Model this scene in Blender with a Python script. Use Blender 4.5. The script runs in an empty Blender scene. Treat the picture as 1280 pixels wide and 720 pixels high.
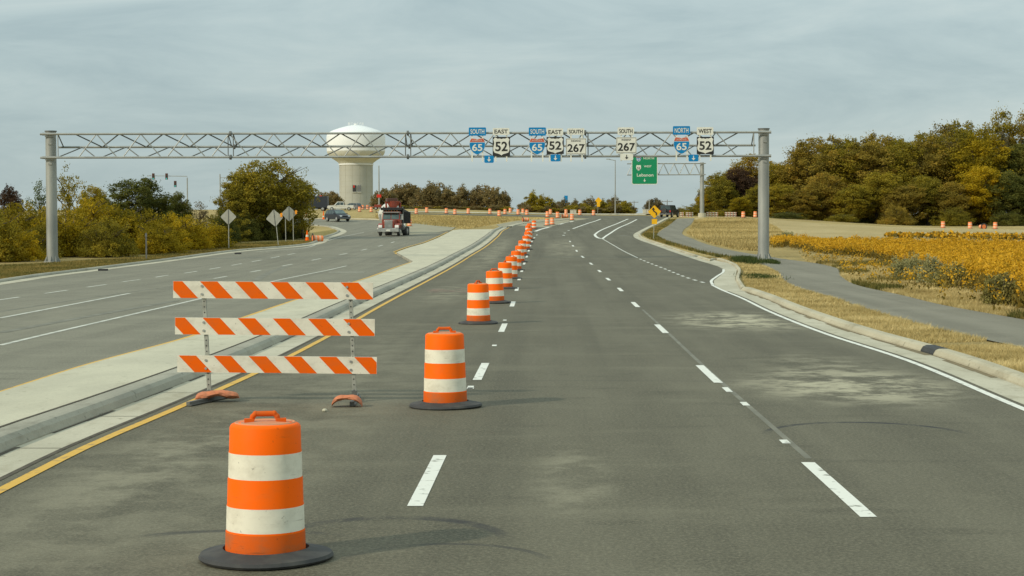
import bpy, math, random
import numpy as np
from mathutils import Matrix, Vector
from mathutils.geometry import delaunay_2d_cdt

random.seed(7)
RNG = np.random.default_rng(7)
SC = bpy.context.scene
COL = SC.collection
R = math.radians

# ------------------------------------------------------------------ camera
F = 2150.0
CAMZ = 2.4
YAW, PITCH, ROLL = math.atan(49/F), math.atan(79/F), R(-0.19)
CROT = Matrix.Rotation(YAW, 3, 'Z') @ Matrix.Rotation(math.pi/2 - PITCH, 3, 'X') @ Matrix.Rotation(ROLL, 3, 'Z')
cd = bpy.data.cameras.new('camera')
cam = bpy.data.objects.new('camera', cd)
COL.objects.link(cam)
cam.location = (0, 0, CAMZ)
cam.rotation_euler = CROT.to_euler()
cd.sensor_width = 36
cd.lens = 36*F/1280
cd.clip_end = 9000
cd.clip_start = 0.1
SC.camera = cam

# ------------------------------------------------------------------ world + sun
SUN_EL = R(30)
SUN_TRAVEL = Vector((0.81, 0.58, -math.tan(SUN_EL))).normalized()
world = bpy.data.worlds.new("World")
SC.world = world
world.use_nodes = True
wn, wl = world.node_tree.nodes, world.node_tree.links
wn.clear()
w_out = wn.new('ShaderNodeOutputWorld')
w_mix = wn.new('ShaderNodeMixShader')
w_bg1 = wn.new('ShaderNodeBackground')
w_bg2 = wn.new('ShaderNodeBackground')
w_sky = wn.new('ShaderNodeTexSky')
w_sky.sky_type = 'NISHITA'
w_sky.sun_disc = False
w_sky.sun_elevation = SUN_EL
w_sky.sun_rotation = math.atan2(-SUN_TRAVEL.x, -SUN_TRAVEL.y) % (2*math.pi)
w_bg1.inputs[1].default_value = 0.1
wl.new(w_sky.outputs[0], w_bg1.inputs[0])
w_tc = wn.new('ShaderNodeTexCoord')
w_map = wn.new('ShaderNodeMapping')
w_map.inputs['Scale'].default_value = (4.2, 4.2, 21)
w_map.inputs['Location'].default_value = (3.1, 0.4, 0.7)
wl.new(w_tc.outputs['Generated'], w_map.inputs[0])
w_n = wn.new('ShaderNodeTexNoise')
w_n.inputs['Scale'].default_value = 1.25
w_n.inputs['Detail'].default_value = 9
w_n.inputs['Roughness'].default_value = 0.62
w_n.inputs['Distortion'].default_value = 0.5
wl.new(w_map.outputs[0], w_n.inputs['Vector'])
w_cr = wn.new('ShaderNodeValToRGB')
w_cr.color_ramp.elements[0].position = 0.34
w_cr.color_ramp.elements[0].color = (0.335, 0.425, 0.44, 1)
w_cr.color_ramp.elements[1].position = 0.72
w_cr.color_ramp.elements[1].color = (0.50, 0.575, 0.56, 1)
e = w_cr.color_ramp.elements.new(0.5)
e.color = (0.40, 0.49, 0.495, 1)
wl.new(w_n.outputs['Fac'], w_cr.inputs[0])
w_sep = wn.new('ShaderNodeSeparateXYZ')
wl.new(w_tc.outputs['Generated'], w_sep.inputs[0])
w_mr = wn.new('ShaderNodeMapRange')      # an overcast sky is brighter overhead than low down
w_mr.inputs['From Min'].default_value = 0.0
w_mr.inputs['From Max'].default_value = 1.0
w_mr.inputs['To Min'].default_value = 1.08
w_mr.inputs['To Max'].default_value = 2.5
wl.new(w_sep.outputs['Z'], w_mr.inputs['Value'])
wl.new(w_cr.outputs[0], w_bg2.inputs[0])
wl.new(w_mr.outputs[0], w_bg2.inputs[1])
w_mix.inputs[0].default_value = 0.9
wl.new(w_bg1.outputs[0], w_mix.inputs[1])
wl.new(w_bg2.outputs[0], w_mix.inputs[2])
wl.new(w_mix.outputs[0], w_out.inputs[0])

sd = bpy.data.lights.new('sun', 'SUN')
sd.energy = 2.6
sd.angle = R(2.2)
sd.color = (1.0, 0.90, 0.74)
sun = bpy.data.objects.new('sun', sd)
COL.objects.link(sun)
sun.rotation_euler = SUN_TRAVEL.to_track_quat('-Z', 'Y').to_euler()
sun.location = (-50, -30, 60)

SC.view_settings.view_transform = 'Standard'
SC.view_settings.look = 'None'
SC.view_settings.exposure = 0.0
SC.view_settings.gamma = 1
SC.view_settings.use_curve_mapping = False
SC.render.engine = 'CYCLES'

# ------------------------------------------------------------------ terrain profile
def pchip(xs, ys):
    xs = np.array(xs, float); ys = np.array(ys, float)
    d = np.diff(ys)/np.diff(xs)
    m = np.zeros(len(xs))
    for i in range(1, len(xs)-1):
        if d[i-1]*d[i] > 0:
            m[i] = 2*d[i-1]*d[i]/(d[i-1]+d[i])
    def f(x):
        x = np.clip(x, xs[0], xs[-1])
        i = np.clip(np.searchsorted(xs, x, side='right')-1, 0, len(xs)-2)
        hh = xs[i+1]-xs[i]; t = (x-xs[i])/hh
        return ((2*t**3-3*t**2+1)*ys[i] + (t**3-2*t**2+t)*hh*m[i]
                + (-2*t**3+3*t**2)*ys[i+1] + (t**3-t**2)*hh*m[i+1])
    return f
base_prof = pchip([70, 85, 100, 115, 131, 163, 205, 225, 260, 290, 330, 400, 5000],
                  [0, .03, .16, .40, .68, 1.26, 1.88, 2.3, 3.4, 3.9, 4.4, 4.85, 4.85])
left_extra = pchip([250, 290, 330, 400, 5000], [0, .45, .75, 1.25, 1.25])
right_prof = pchip([90, 110, 265, 400, 5000], [0, .12, 2.0, 3.2, 3.4])
def sst(t):
    t = np.clip(t, 0, 1)
    return t*t*(3-2*t)
def H(x, y):
    a = base_prof(y) + left_extra(y)*sst((10-x)/40)
    s = sst((x-26)/34)
    return a*(1-s) + right_prof(y)*s

def ray(px, py):
    v = CROT @ Vector(((px-640)/F, -(py-360)/F, -1))
    return v
def at(px, py, Y):
    """point of the sight line through a photograph pixel at forward distance Y"""
    v = ray(px, py)
    t = Y/v.y
    return Vector((v.x*t, Y, CAMZ+v.z*t))
def ground_at(px, py, dz=0.0):
    v = ray(px, py)
    Y = np.concatenate([np.arange(4, 60, .05), np.arange(60, 430, .25)])
    t = Y/v.y
    x = v.x*t; z = CAMZ+v.z*t
    g = z-(H(x, Y)+dz)
    idx = np.where(g <= 0)[0]
    k = idx[0] if len(idx) else int(np.argmin(g/Y))
    return Vector((x[k], Y[k]))
def G(pts, dz=0.0):
    return [ground_at(a, b, dz) for a, b in pts]

# ------------------------------------------------------------------ materials
def new_mat(name):
    m = bpy.data.materials.new(name)
    m.use_nodes = True
    return m, m.node_tree.nodes, m.node_tree.links, m.node_tree.nodes['Principled BSDF']
def mat(name, c1, c2=None, scale=4.0, rough=0.7, metal=0.0, bump=0.0, bscale=60.0, detail=6, coord='Object', stretch=(1, 1, 1), lo=.35, hi=.65, spec=0.3):
    m, n, l, b = new_mat(name)
    b.inputs['Roughness'].default_value = rough
    b.inputs['Metallic'].default_value = metal
    b.inputs['Specular IOR Level'].default_value = spec
    c2 = c2 or tuple(v*.8 for v in c1)
    tc = n.new('ShaderNodeTexCoord'); mp = n.new('ShaderNodeMapping')
    mp.inputs['Scale'].default_value = stretch
    l.new(tc.outputs[coord], mp.inputs[0])
    t = n.new('ShaderNodeTexNoise'); t.inputs['Scale'].default_value = scale; t.inputs['Detail'].default_value = detail
    l.new(mp.outputs[0], t.inputs['Vector'])
    r = n.new('ShaderNodeValToRGB')
    r.color_ramp.elements[0].position = lo; r.color_ramp.elements[1].position = hi
    r.color_ramp.elements[0].color = (*c1, 1); r.color_ramp.elements[1].color = (*c2, 1)
    l.new(t.outputs['Fac'], r.inputs[0]); l.new(r.outputs[0], b.inputs['Base Color'])
    if bump:
        t2 = n.new('ShaderNodeTexNoise'); t2.inputs['Scale'].default_value = bscale; t2.inputs['Detail'].default_value = 4
        l.new(mp.outputs[0], t2.inputs['Vector'])
        bp = n.new('ShaderNodeBump'); bp.inputs['Strength'].default_value = bump; bp.inputs['Distance'].default_value = .02
        l.new(t2.outputs['Fac'], bp.inputs['Height']); l.new(bp.outputs[0], b.inputs['Normal'])
    return m

def node_noise(n, l, vec, scale, detail=5, rough=.5):
    t = n.new('ShaderNodeTexNoise'); t.inputs['Scale'].default_value = scale
    t.inputs['Detail'].default_value = detail; t.inputs['Roughness'].default_value = rough
    l.new(vec, t.inputs['Vector']); return t.outputs['Fac']
def node_map(n, l, vec, sc, loc=(0, 0, 0), rot=(0, 0, 0)):
    mp = n.new('ShaderNodeMapping'); mp.inputs['Scale'].default_value = sc
    mp.inputs['Location'].default_value = loc; mp.inputs['Rotation'].default_value = rot
    l.new(vec, mp.inputs[0]); return mp.outputs[0]
def node_range(n, l, v, a, b, c=0.0, d=1.0):
    r = n.new('ShaderNodeMapRange'); r.interpolation_type = 'SMOOTHSTEP'
    for k, x in zip(('From Min', 'From Max', 'To Min', 'To Max'), (a, b, c, d)): r.inputs[k].default_value = x
    l.new(v, r.inputs['Value']); return r.outputs[0]
def node_mix(n, l, fac, a, b):
    m = n.new('ShaderNodeMix'); m.data_type = 'RGBA'
    if isinstance(fac, float): m.inputs[0].default_value = fac
    else: l.new(fac, m.inputs[0])
    for k, v in ((6, a), (7, b)):
        if isinstance(v, tuple): m.inputs[k].default_value = (*v, 1)
        else: l.new(v, m.inputs[k])
    return m.outputs[2]
def node_math(n, l, op, a, b=None, clamp=False):
    m = n.new('ShaderNodeMath'); m.operation = op; m.use_clamp = clamp
    for k, v in ((0, a), (1, b)):
        if v is None: continue
        if isinstance(v, (int, float)): m.inputs[k].default_value = v
        else: l.new(v, m.inputs[k])
    return m.outputs[0]

def asphalt(name, dark, light, dust=(.26, .24, .17), patches=(), arcs=(), wheel=()):
    m, n, l, b = new_mat(name)
    tc = n.new('ShaderNodeTexCoord').outputs['Object']
    n1 = node_noise(n, l, node_map(n, l, tc, (1, .22, 1)), .55, 7, .6)
    c = node_mix(n, l, node_range(n, l, n1, .3, .7), dark, light)
    # lengthwise bands where wheels run
    n2 = node_noise(n, l, node_map(n, l, tc, (1.3, .02, 1)), 1.0, 3, .5)
    c = node_mix(n, l, node_range(n, l, n2, .42, .70, 0, .6), c, tuple(v*.68 for v in dark))
    n2b = node_noise(n, l, node_map(n, l, tc, (.22, .55, 1)), 1.0, 8, .65)      # crosswise scuffs
    c = node_mix(n, l, node_range(n, l, n2b, .50, .75, 0, .6), c, tuple(v*1.35 for v in light))
    n2c = node_noise(n, l, node_map(n, l, tc, (.5, 1.3, 1), (5, 9, 0)), 1.0, 8, .65)
    c = node_mix(n, l, node_range(n, l, n2c, .54, .72, 0, .6), c, tuple(v*.55 for v in dark))
    # aggregate grain
    n3 = node_noise(n, l, tc, 30, 5, .8)
    c = node_mix(n, l, node_range(n, l, n3, .40, .70, 0, .65), c, tuple(v*1.9 for v in light))
    n4 = node_noise(n, l, node_map(n, l, tc, (1, 1, 1), (3, 8, 1)), 75, 3, .8)
    c = node_mix(n, l, node_range(n, l, n4, .5, .72, 0, .75), c, tuple(v*.45 for v in dark))
    nd = node_noise(n, l, node_map(n, l, tc, (1.0, .9, 1), (1, 4, 0)), 1.1, 10, .72)
    for (px, py, rx, ry, amt) in patches:
        mp = node_map(n, l, tc, (1/rx, 1/ry, 0), (-px/rx, -py/ry, 0))
        ln = n.new('ShaderNodeVectorMath'); ln.operation = 'LENGTH'; l.new(mp, ln.inputs[0])
        d = node_range(n, l, ln.outputs['Value'], 1.05, .25)
        f = node_math(n, l, 'MULTIPLY', node_range(n, l, nd, .42, .60), d)
        f = node_math(n, l, 'MULTIPLY', f, amt)
        c = node_mix(n, l, f, c, dust)
    for (px, py, rx, ry, wd, amt) in arcs:      # tyre scrubs and other thin dark rings
        mp = node_map(n, l, tc, (1/rx, 1/ry, 0), (-px/rx, -py/ry, 0))
        ln = n.new('ShaderNodeVectorMath'); ln.operation = 'LENGTH'; l.new(mp, ln.inputs[0])
        d = node_math(n, l, 'ABSOLUTE', node_math(n, l, 'SUBTRACT', ln.outputs['Value'], 1.0))
        d = node_range(n, l, d, wd, wd*.3)
        f = node_math(n, l, 'MULTIPLY', node_range(n, l, nd, .35, .55), d)
        f = node_math(n, l, 'MULTIPLY', f, amt)
        sp = n.new('ShaderNodeSeparateXYZ'); l.new(mp, sp.inputs[0])
        f = node_math(n, l, 'MULTIPLY', f, node_range(n, l, sp.outputs['Y'], .05, .7))
        c = node_mix(n, l, f, c, (.03, .03, .031))
    l.new(c, b.inputs['Base Color'])
    b.inputs['Roughness'].default_value = .82
    b.inputs['Specular IOR Level'].default_value = .22
    bp = n.new('ShaderNodeBump'); bp.inputs['Strength'].default_value = .55; bp.inputs['Distance'].default_value = .008
    l.new(n3, bp.inputs['Height']); l.new(bp.outputs[0], b.inputs['Normal'])
    return m

def leaf_mat(name, cols, trans=.35):
    m, n, l, b = new_mat(name)
    at_ = n.new('ShaderNodeAttribute'); at_.attribute_name = 'tint'
    oi = n.new('ShaderNodeObjectInfo')
    tc = n.new('ShaderNodeTexCoord').outputs['Object']
    nn = node_noise(n, l, tc, .45, 4)
    s = node_math(n, l, 'ADD', node_math(n, l, 'MULTIPLY', at_.outputs['Fac'], .6), node_math(n, l, 'MULTIPLY', node_math(n, l, 'SUBTRACT', nn, .5), 1.0))
    s = node_math(n, l, 'ADD', s, node_math(n, l, 'MULTIPLY', oi.outputs['Random'], .3), True)
    r = n.new('ShaderNodeValToRGB'); cr = r.color_ramp
    cr.elements[0].position = .08; cr.elements[1].position = .92
    cr.elements[0].color = (*cols[0], 1); cr.elements[1].color = (*cols[-1], 1)
    for i, c in enumerate(cols[1:-1]):
        e = cr.elements.new(.08+.84*(i+1)/(len(cols)-1)); e.color = (*c, 1)
    l.new(s, r.inputs[0])
    l.new(r.outputs[0], b.inputs['Base Color'])
    b.inputs['Roughness'].default_value = .75
    b.inputs['Specular IOR Level'].default_value = .15
    tr = n.new('ShaderNodeBsdfTranslucent'); l.new(r.outputs[0], tr.inputs[0])
    ms = n.new('ShaderNodeMixShader'); ms.inputs[0].default_value = trans
    l.new(b.outputs[0], ms.inputs[1]); l.new(tr.outputs[0], ms.inputs[2])
    l.new(ms.outputs[0], n['Material Output'].inputs[0])
    return m

def sheeting(name, c, dirt, amt, rough=.6, spec=.12):
    m, n, l, b = new_mat(name)
    tc = n.new('ShaderNodeTexCoord').outputs['Object']; oi = n.new('ShaderNodeObjectInfo')
    cx = n.new('ShaderNodeCombineXYZ'); l.new(node_math(n, l, 'MULTIPLY', oi.outputs['Random'], 37.0), cx.inputs[0]); l.new(node_math(n, l, 'MULTIPLY', oi.outputs['Random'], 91.0), cx.inputs[2])
    va = n.new('ShaderNodeVectorMath'); l.new(tc, va.inputs[0]); l.new(cx.outputs[0], va.inputs[1]); v = va.outputs[0]
    a = node_noise(n, l, node_map(n, l, v, (3, 3, 5)), 1.2, 10, .65)
    col = node_mix(n, l, node_range(n, l, a, .42, .75, 0, amt), c, dirt)
    a2 = node_noise(n, l, node_map(n, l, v, (2, 2, 26)), 1.5, 6, .6)
    col = node_mix(n, l, node_range(n, l, a2, .62, .72, 0, amt*.9), col, tuple(q*.45 for q in dirt))
    a3 = node_noise(n, l, node_map(n, l, v, (30, 30, 30)), 1.0, 3, .6)
    col = node_mix(n, l, node_range(n, l, a3, .66, .72, 0, amt*.8), col, tuple(q*.4 for q in dirt))
    l.new(col, b.inputs['Base Color']); b.inputs['Roughness'].default_value = rough; b.inputs['Specular IOR Level'].default_value = spec
    return m
def concrete(name, c1, c2, stain, bump=.3):
    m, n, l, b = new_mat(name)
    tc = n.new('ShaderNodeTexCoord').outputs['Object']
    col = node_mix(n, l, node_range(n, l, node_noise(n, l, node_map(n, l, tc, (1, .4, 1)), .7, 9, .6), .35, .65), c1, c2)
    col = node_mix(n, l, node_range(n, l, node_noise(n, l, node_map(n, l, tc, (1, .5, 1), (4, 1, 0)), 1.9, 10, .7), .50, .72, 0, .65), col, stain)
    col = node_mix(n, l, node_range(n, l, node_noise(n, l, tc, 26, 5, .8), .48, .72, 0, .5), col, tuple(v*.6 for v in c2))
    col = node_mix(n, l, node_range(n, l, node_noise(n, l, node_map(n, l, tc, (1, 1, 1), (9, 2, 0)), 5.5, 4, .5), .66, .70, 0, .5), col, tuple(v*.55 for v in stain))
    l.new(col, b.inputs['Base Color']); b.inputs['Roughness'].default_value = .88; b.inputs['Specular IOR Level'].default_value = .2
    bp = n.new('ShaderNodeBump'); bp.inputs['Strength'].default_value = bump; bp.inputs['Distance'].default_value = .012
    l.new(node_noise(n, l, tc, 20, 6, .75), bp.inputs['Height']); l.new(bp.outputs[0], b.inputs['Normal'])
    return m
M = {}
def w(px, py): p = ground_at(px, py); return p.x, p.y
_p1, _p2, _p3 = w(905, 402), w(1060, 485), w(1000, 418)
_a1 = w(1060, 560)
M['asphalt'] = asphalt('asphalt', (.084, .076, .049), (.126, .115, .077), dust=(.40, .365, .25),
    patches=((_p1[0]+.3, _p1[1], 2.2, 5.5, 1.0), (_p2[0], _p2[1], 2.0, 3.4, .9), (4.6, 27, 1.5, 6, .45), (1.0, 130, 2.0, 30, .35),
             (-3.4, 22, 2.0, 26, .16), (-4.0, 17.5, .9, 5.5, .2), (-3.6, 60, 1.2, 12, .3), (0.2, 16, .5, 3, .3), (-4.0, 120, 1.2, 50, .45)),
    arcs=((3.55, 19.2, 1.15, 1.35, .06, 1.0), (-1.25, 12.6, .95, 1.25, .10, .75), (-.75, 11.9, .75, .8, .07, .5), (-2.35, 12.9, .75, .35, .22, .6), (.2, 25.6, 3.2, .5, .12, .25)))
M['asphalt_pale'] = asphalt('asphalt_pale', (.145, .135, .097), (.187, .175, .127), patches=((-14, 40, 4, 18, .3),))
M['asphalt_path'] = asphalt('asphalt_path', (.150, .138, .100), (.195, .18, .135))
M['asphalt_path'].node_tree.nodes['Principled BSDF'].inputs['Roughness'].default_value = .9
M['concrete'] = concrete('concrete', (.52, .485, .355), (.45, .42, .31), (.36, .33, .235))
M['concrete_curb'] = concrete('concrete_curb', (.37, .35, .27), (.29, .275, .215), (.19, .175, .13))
M['concrete_gutter'] = concrete('concrete_gutter', (.49, .455, .34), (.40, .37, .27), (.27, .235, .155))
M['gravel'] = mat('gravel', (.33, .30, .20), (.24, .22, .15), .35, .9, detail=9, bump=.4, bscale=8)
M['dirt'] = mat('dirt', (.10, .085, .06), (.06, .05, .035), 9, .95, detail=8)
M['paint_white'] = mat('paint_white', (.70, .69, .60), (.22, .21, .16), 9, .6, detail=12, lo=.57, hi=.70)
M['paint_faint'] = mat('paint_faint', (.20, .19, .14), (.125, .118, .082), 1.5, .7, detail=10)
M['paint_yellow'] = mat('paint_yellow', (.62, .36, .045), (.28, .19, .07), 8, .6, detail=12, lo=.55, hi=.72)
M['paint_pink'] = mat('paint_pink', (.45, .20, .17), (.2, .15, .12), 6, .7, detail=8)
M['galv'] = mat('galvanised_steel', (.37, .375, .335), (.28, .285, .26), 1.5, .5, metal=.35, detail=8, stretch=(1, 1, .4))
M['galv_dark'] = mat('dark_steel', (.17, .172, .155), (.12, .122, .11), 2.5, .55, metal=.35)
M['steel_post'] = mat('perforated_steel', (.42, .42, .35), (.30, .30, .25), 12, .55, metal=.4)
M['sign_white'] = mat('sign_white', (.74, .73, .62), (.66, .65, .56), 3, .5)
M['sign_black'] = mat('sign_black', (.03, .03, .028), (.022, .022, .02), 3, .5)
M['sign_blue'] = mat('sign_blue', (.002, .205, .46), (.002, .185, .42), 3, .45)
M['sign_red'] = mat('sign_red', (.55, .10, .05), (.48, .09, .05), 3, .45)
M['sign_green'] = mat('sign_green', (.008, .25, .105), (.008, .22, .095), 3, .45)
M['sign_yellow'] = mat('sign_yellow', (.85, .46, .008), (.78, .42, .01), 3, .5)
M['sign_back'] = mat('sign_back_aluminium', (.44, .43, .35), (.36, .35, .29), 4, .5, metal=.2)
M['orange'] = sheeting('drum_orange', (1.0, .135, .0), (.62, .15, .03), .35)
M['orange_dirty'] = sheeting('drum_orange_dirty', (.66, .105, .008), (.34, .13, .05), .75, .7)
M['lid'] = mat('drum_lid_dusty', (.62, .22, .09), (.52, .25, .14), 8, .7, detail=9)
M['drum_white'] = sheeting('drum_white', (.72, .67, .52), (.40, .35, .25), .55, .55, .2)
M['drum_orange_far'] = mat('drum_orange_pale', (.90, .24, .07), (.80, .22, .07), 3, .5)  # one paler orange for the distant drums
M['rubber'] = mat('rubber', (.045, .045, .043), (.085, .082, .07), 6, .75, detail=9, lo=.45, hi=.8)
M['board_orange'] = sheeting('board_orange', (.80, .115, .0), (.50, .13, .03), .4)
M['board_white'] = sheeting('board_white', (.72, .68, .55), (.42, .37, .27), .5, .5, .2)
M['sandbag'] = mat('sandbag_orange', (.60, .20, .09), (.42, .17, .09), 10, .85, detail=8, bump=.6, bscale=25)
M['bark'] = mat('bark', (.10, .08, .055), (.06, .05, .035), 6, .9, stretch=(1, 1, .2))
M['bark_pale'] = mat('bark_pale', (.20, .18, .13), (.13, .115, .085), 6, .9, stretch=(1, 1, .2))
M['tower_stem'] = mat('tower_concrete', (.42, .415, .345), (.38, .375, .315), .25, .8)
M['tower_bowl'] = mat('tower_steel_paint', (.60, .60, .52), (.55, .55, .48), .2, .5)
M['tower_top'] = mat('tower_top_paint', (.78, .79, .76), (.74, .75, .72), .2, .5)
M['dark'] = mat('dark_opening', (.04, .04, .04), (.03, .03, .03), 3, .7)
M['grey'] = mat('grey_paint', (.16, .165, .16), (.13, .135, .13), 3, .6)
M['glass'] = mat('tinted_glass', (.045, .07, .065), (.03, .045, .045), 2, .12, spec=.6)
M['glass_light'] = mat('windscreen_glass', (.09, .14, .125), (.05, .08, .075), 2, .12, spec=.6)
M['car_dark'] = mat('car_paint_dark', (.045, .052, .062), (.04, .045, .055), 2, .3, metal=.3)
M['car_white'] = mat('car_paint_white', (.66, .65, .57), (.60, .59, .52), 2, .35)
M['car_black'] = mat('car_paint_black', (.022, .022, .024), (.018, .018, .02), 2, .35)
M['truck_red'] = mat('truck_paint_red', (.30, .055, .03), (.24, .055, .035), 3, .35)
M['truck_black'] = mat('truck_paint_black', (.03, .03, .03), (.02, .02, .02), 3, .5)
M['chrome'] = mat('chrome', (.55, .55, .50), (.42, .42, .38), 3, .3, metal=.6)
M['lamp'] = mat('lamp_lens', (.85, .84, .78), (.8, .8, .72), 3, .2)
M['lamp_red'] = mat('lamp_lens_red', (.6, .04, .02), (.5, .03, .02), 3, .3)
M['lamp_amber'] = mat('lamp_lens_amber', (.9, .33, .02), (.8, .3, .02), 3, .3)
M['signal_brown'] = mat('signal_housing', (.10, .045, .03), (.08, .04, .03), 3, .5)
M['signal_cyan'] = mat('signal_lens_green', (.05, .5, .5), (.05, .45, .45), 3, .3)
M['wood'] = mat('wood_pole', (.20, .17, .13), (.14, .12, .09), 4, .9)
M['tan_wall'] = mat('pale_panel', (.55, .53, .44), (.48, .46, .38), 1, .8)
M['pinkish'] = mat('barricade_faded_pink', (.62, .30, .22), (.55, .28, .2), 3, .6)

# ground: straw coloured dry grass with greener and barer patches
def ground_material(name, straw1, straw2, green, gamt):
    m, n, l, b = new_mat(name)
    tc = n.new('ShaderNodeTexCoord').outputs['Object']
    a = node_noise(n, l, node_map(n, l, tc, (1, .35, 1)), .18, 9, .62)
    c = node_mix(n, l, node_range(n, l, a, .35, .65), straw1, straw2)
    a2 = node_noise(n, l, node_map(n, l, tc, (1, .3, 1), (7, 3, 0)), .11, 7, .6)
    c = node_mix(n, l, node_range(n, l, a2, .54, .68, 0, gamt), c, green)
    a3 = node_noise(n, l, tc, 3.5, 7, .75)
    c = node_mix(n, l, node_range(n, l, a3, .45, .72, 0, .6), c, tuple(v*.55 for v in straw2))
    l.new(c, b.inputs['Base Color']); b.inputs['Roughness'].default_value = .95
    b.inputs['Specular IOR Level'].default_value = .1
    bp = n.new('ShaderNodeBump'); bp.inputs['Strength'].default_value = 1; bp.inputs['Distance'].default_value = .12
    l.new(a3, bp.inputs['Height']); l.new(bp.outputs[0], b.inputs['Normal'])
    return m
M['ground'] = ground_material('dry_grass_ground', (.43, .325, .135), (.32, .24, .095), (.16, .14, .045), .7)
M['verge'] = ground_material('verge_ground', (.29, .23, .085), (.22, .18, .065), (.12, .115, .035), .8)
M['stubble'] = ground_material('stubble_ground', (.46, .36, .18), (.39, .30, .14), (.24, .20, .08), .35)

GOLD = [(.17, .135, .008), (.31, .225, .010), (.44, .30, .010), (.60, .38, .012)]
OLIVE = [(.13, .113, .015), (.225, .182, .018), (.33, .252, .022), (.45, .31, .025)]
RUST = [(.14, .11, .022), (.25, .185, .028), (.36, .25, .034), (.47, .27, .04)]
DARKG = [(.065, .075, .016), (.11, .115, .022), (.165, .155, .028), (.23, .19, .03)]
GREEN = [(.06, .08, .02), (.10, .125, .03), (.15, .17, .036), (.21, .20, .045)]
BROWN = [(.045, .028, .018), (.08, .045, .024), (.12, .065, .03), (.16, .09, .04)]
PALE = [(.09, .08, .04), (.15, .125, .06), (.21, .165, .08), (.26, .17, .10)]
FAR = [(.13, .11, .050), (.19, .15, .060), (.26, .19, .07), (.32, .20, .075)]
for k, v in dict(GOLD=GOLD, OLIVE=OLIVE, RUST=RUST, DARKG=DARKG, GREEN=GREEN, BROWN=BROWN, PALE=PALE, FAR=FAR).items():
    M['leaf_'+k] = leaf_mat('foliage_'+k.lower(), v)
M['grass_blades'] = leaf_mat('grass_straw', [(.26, .19, .065), (.42, .32, .125), (.54, .42, .18), (.66, .53, .25)], .2)
M['grass_green'] = leaf_mat('grass_olive', [(.07, .07, .015), (.12, .11, .025), (.24, .18, .05), (.34, .24, .07)], .2)
M['grass_weed'] = leaf_mat('weed_green', [(.03, .05, .012), (.05, .075, .018), (.09, .10, .025), (.16, .15, .04)], .2)
M['flower_gold'] = leaf_mat('golden_plants', [(.34, .19, .013), (.49, .27, .015), (.61, .335, .018), (.74, .43, .035)], .25)
M['flower_stem'] = leaf_mat('plant_stems', [(.06, .05, .012), (.12, .095, .018), (.2, .14, .025), (.32, .21, .03)], .2)
M['shrub_grey'] = leaf_mat('grey_shrub', [(.19, .18, .07), (.29, .27, .11), (.40, .37, .18), (.54, .49, .28)], .15)
M['shrub_purple'] = leaf_mat('purple_shrub', [(.14, .125, .035), (.24, .205, .055), (.33, .26, .08), (.42, .18, .14)], .15)

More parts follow.
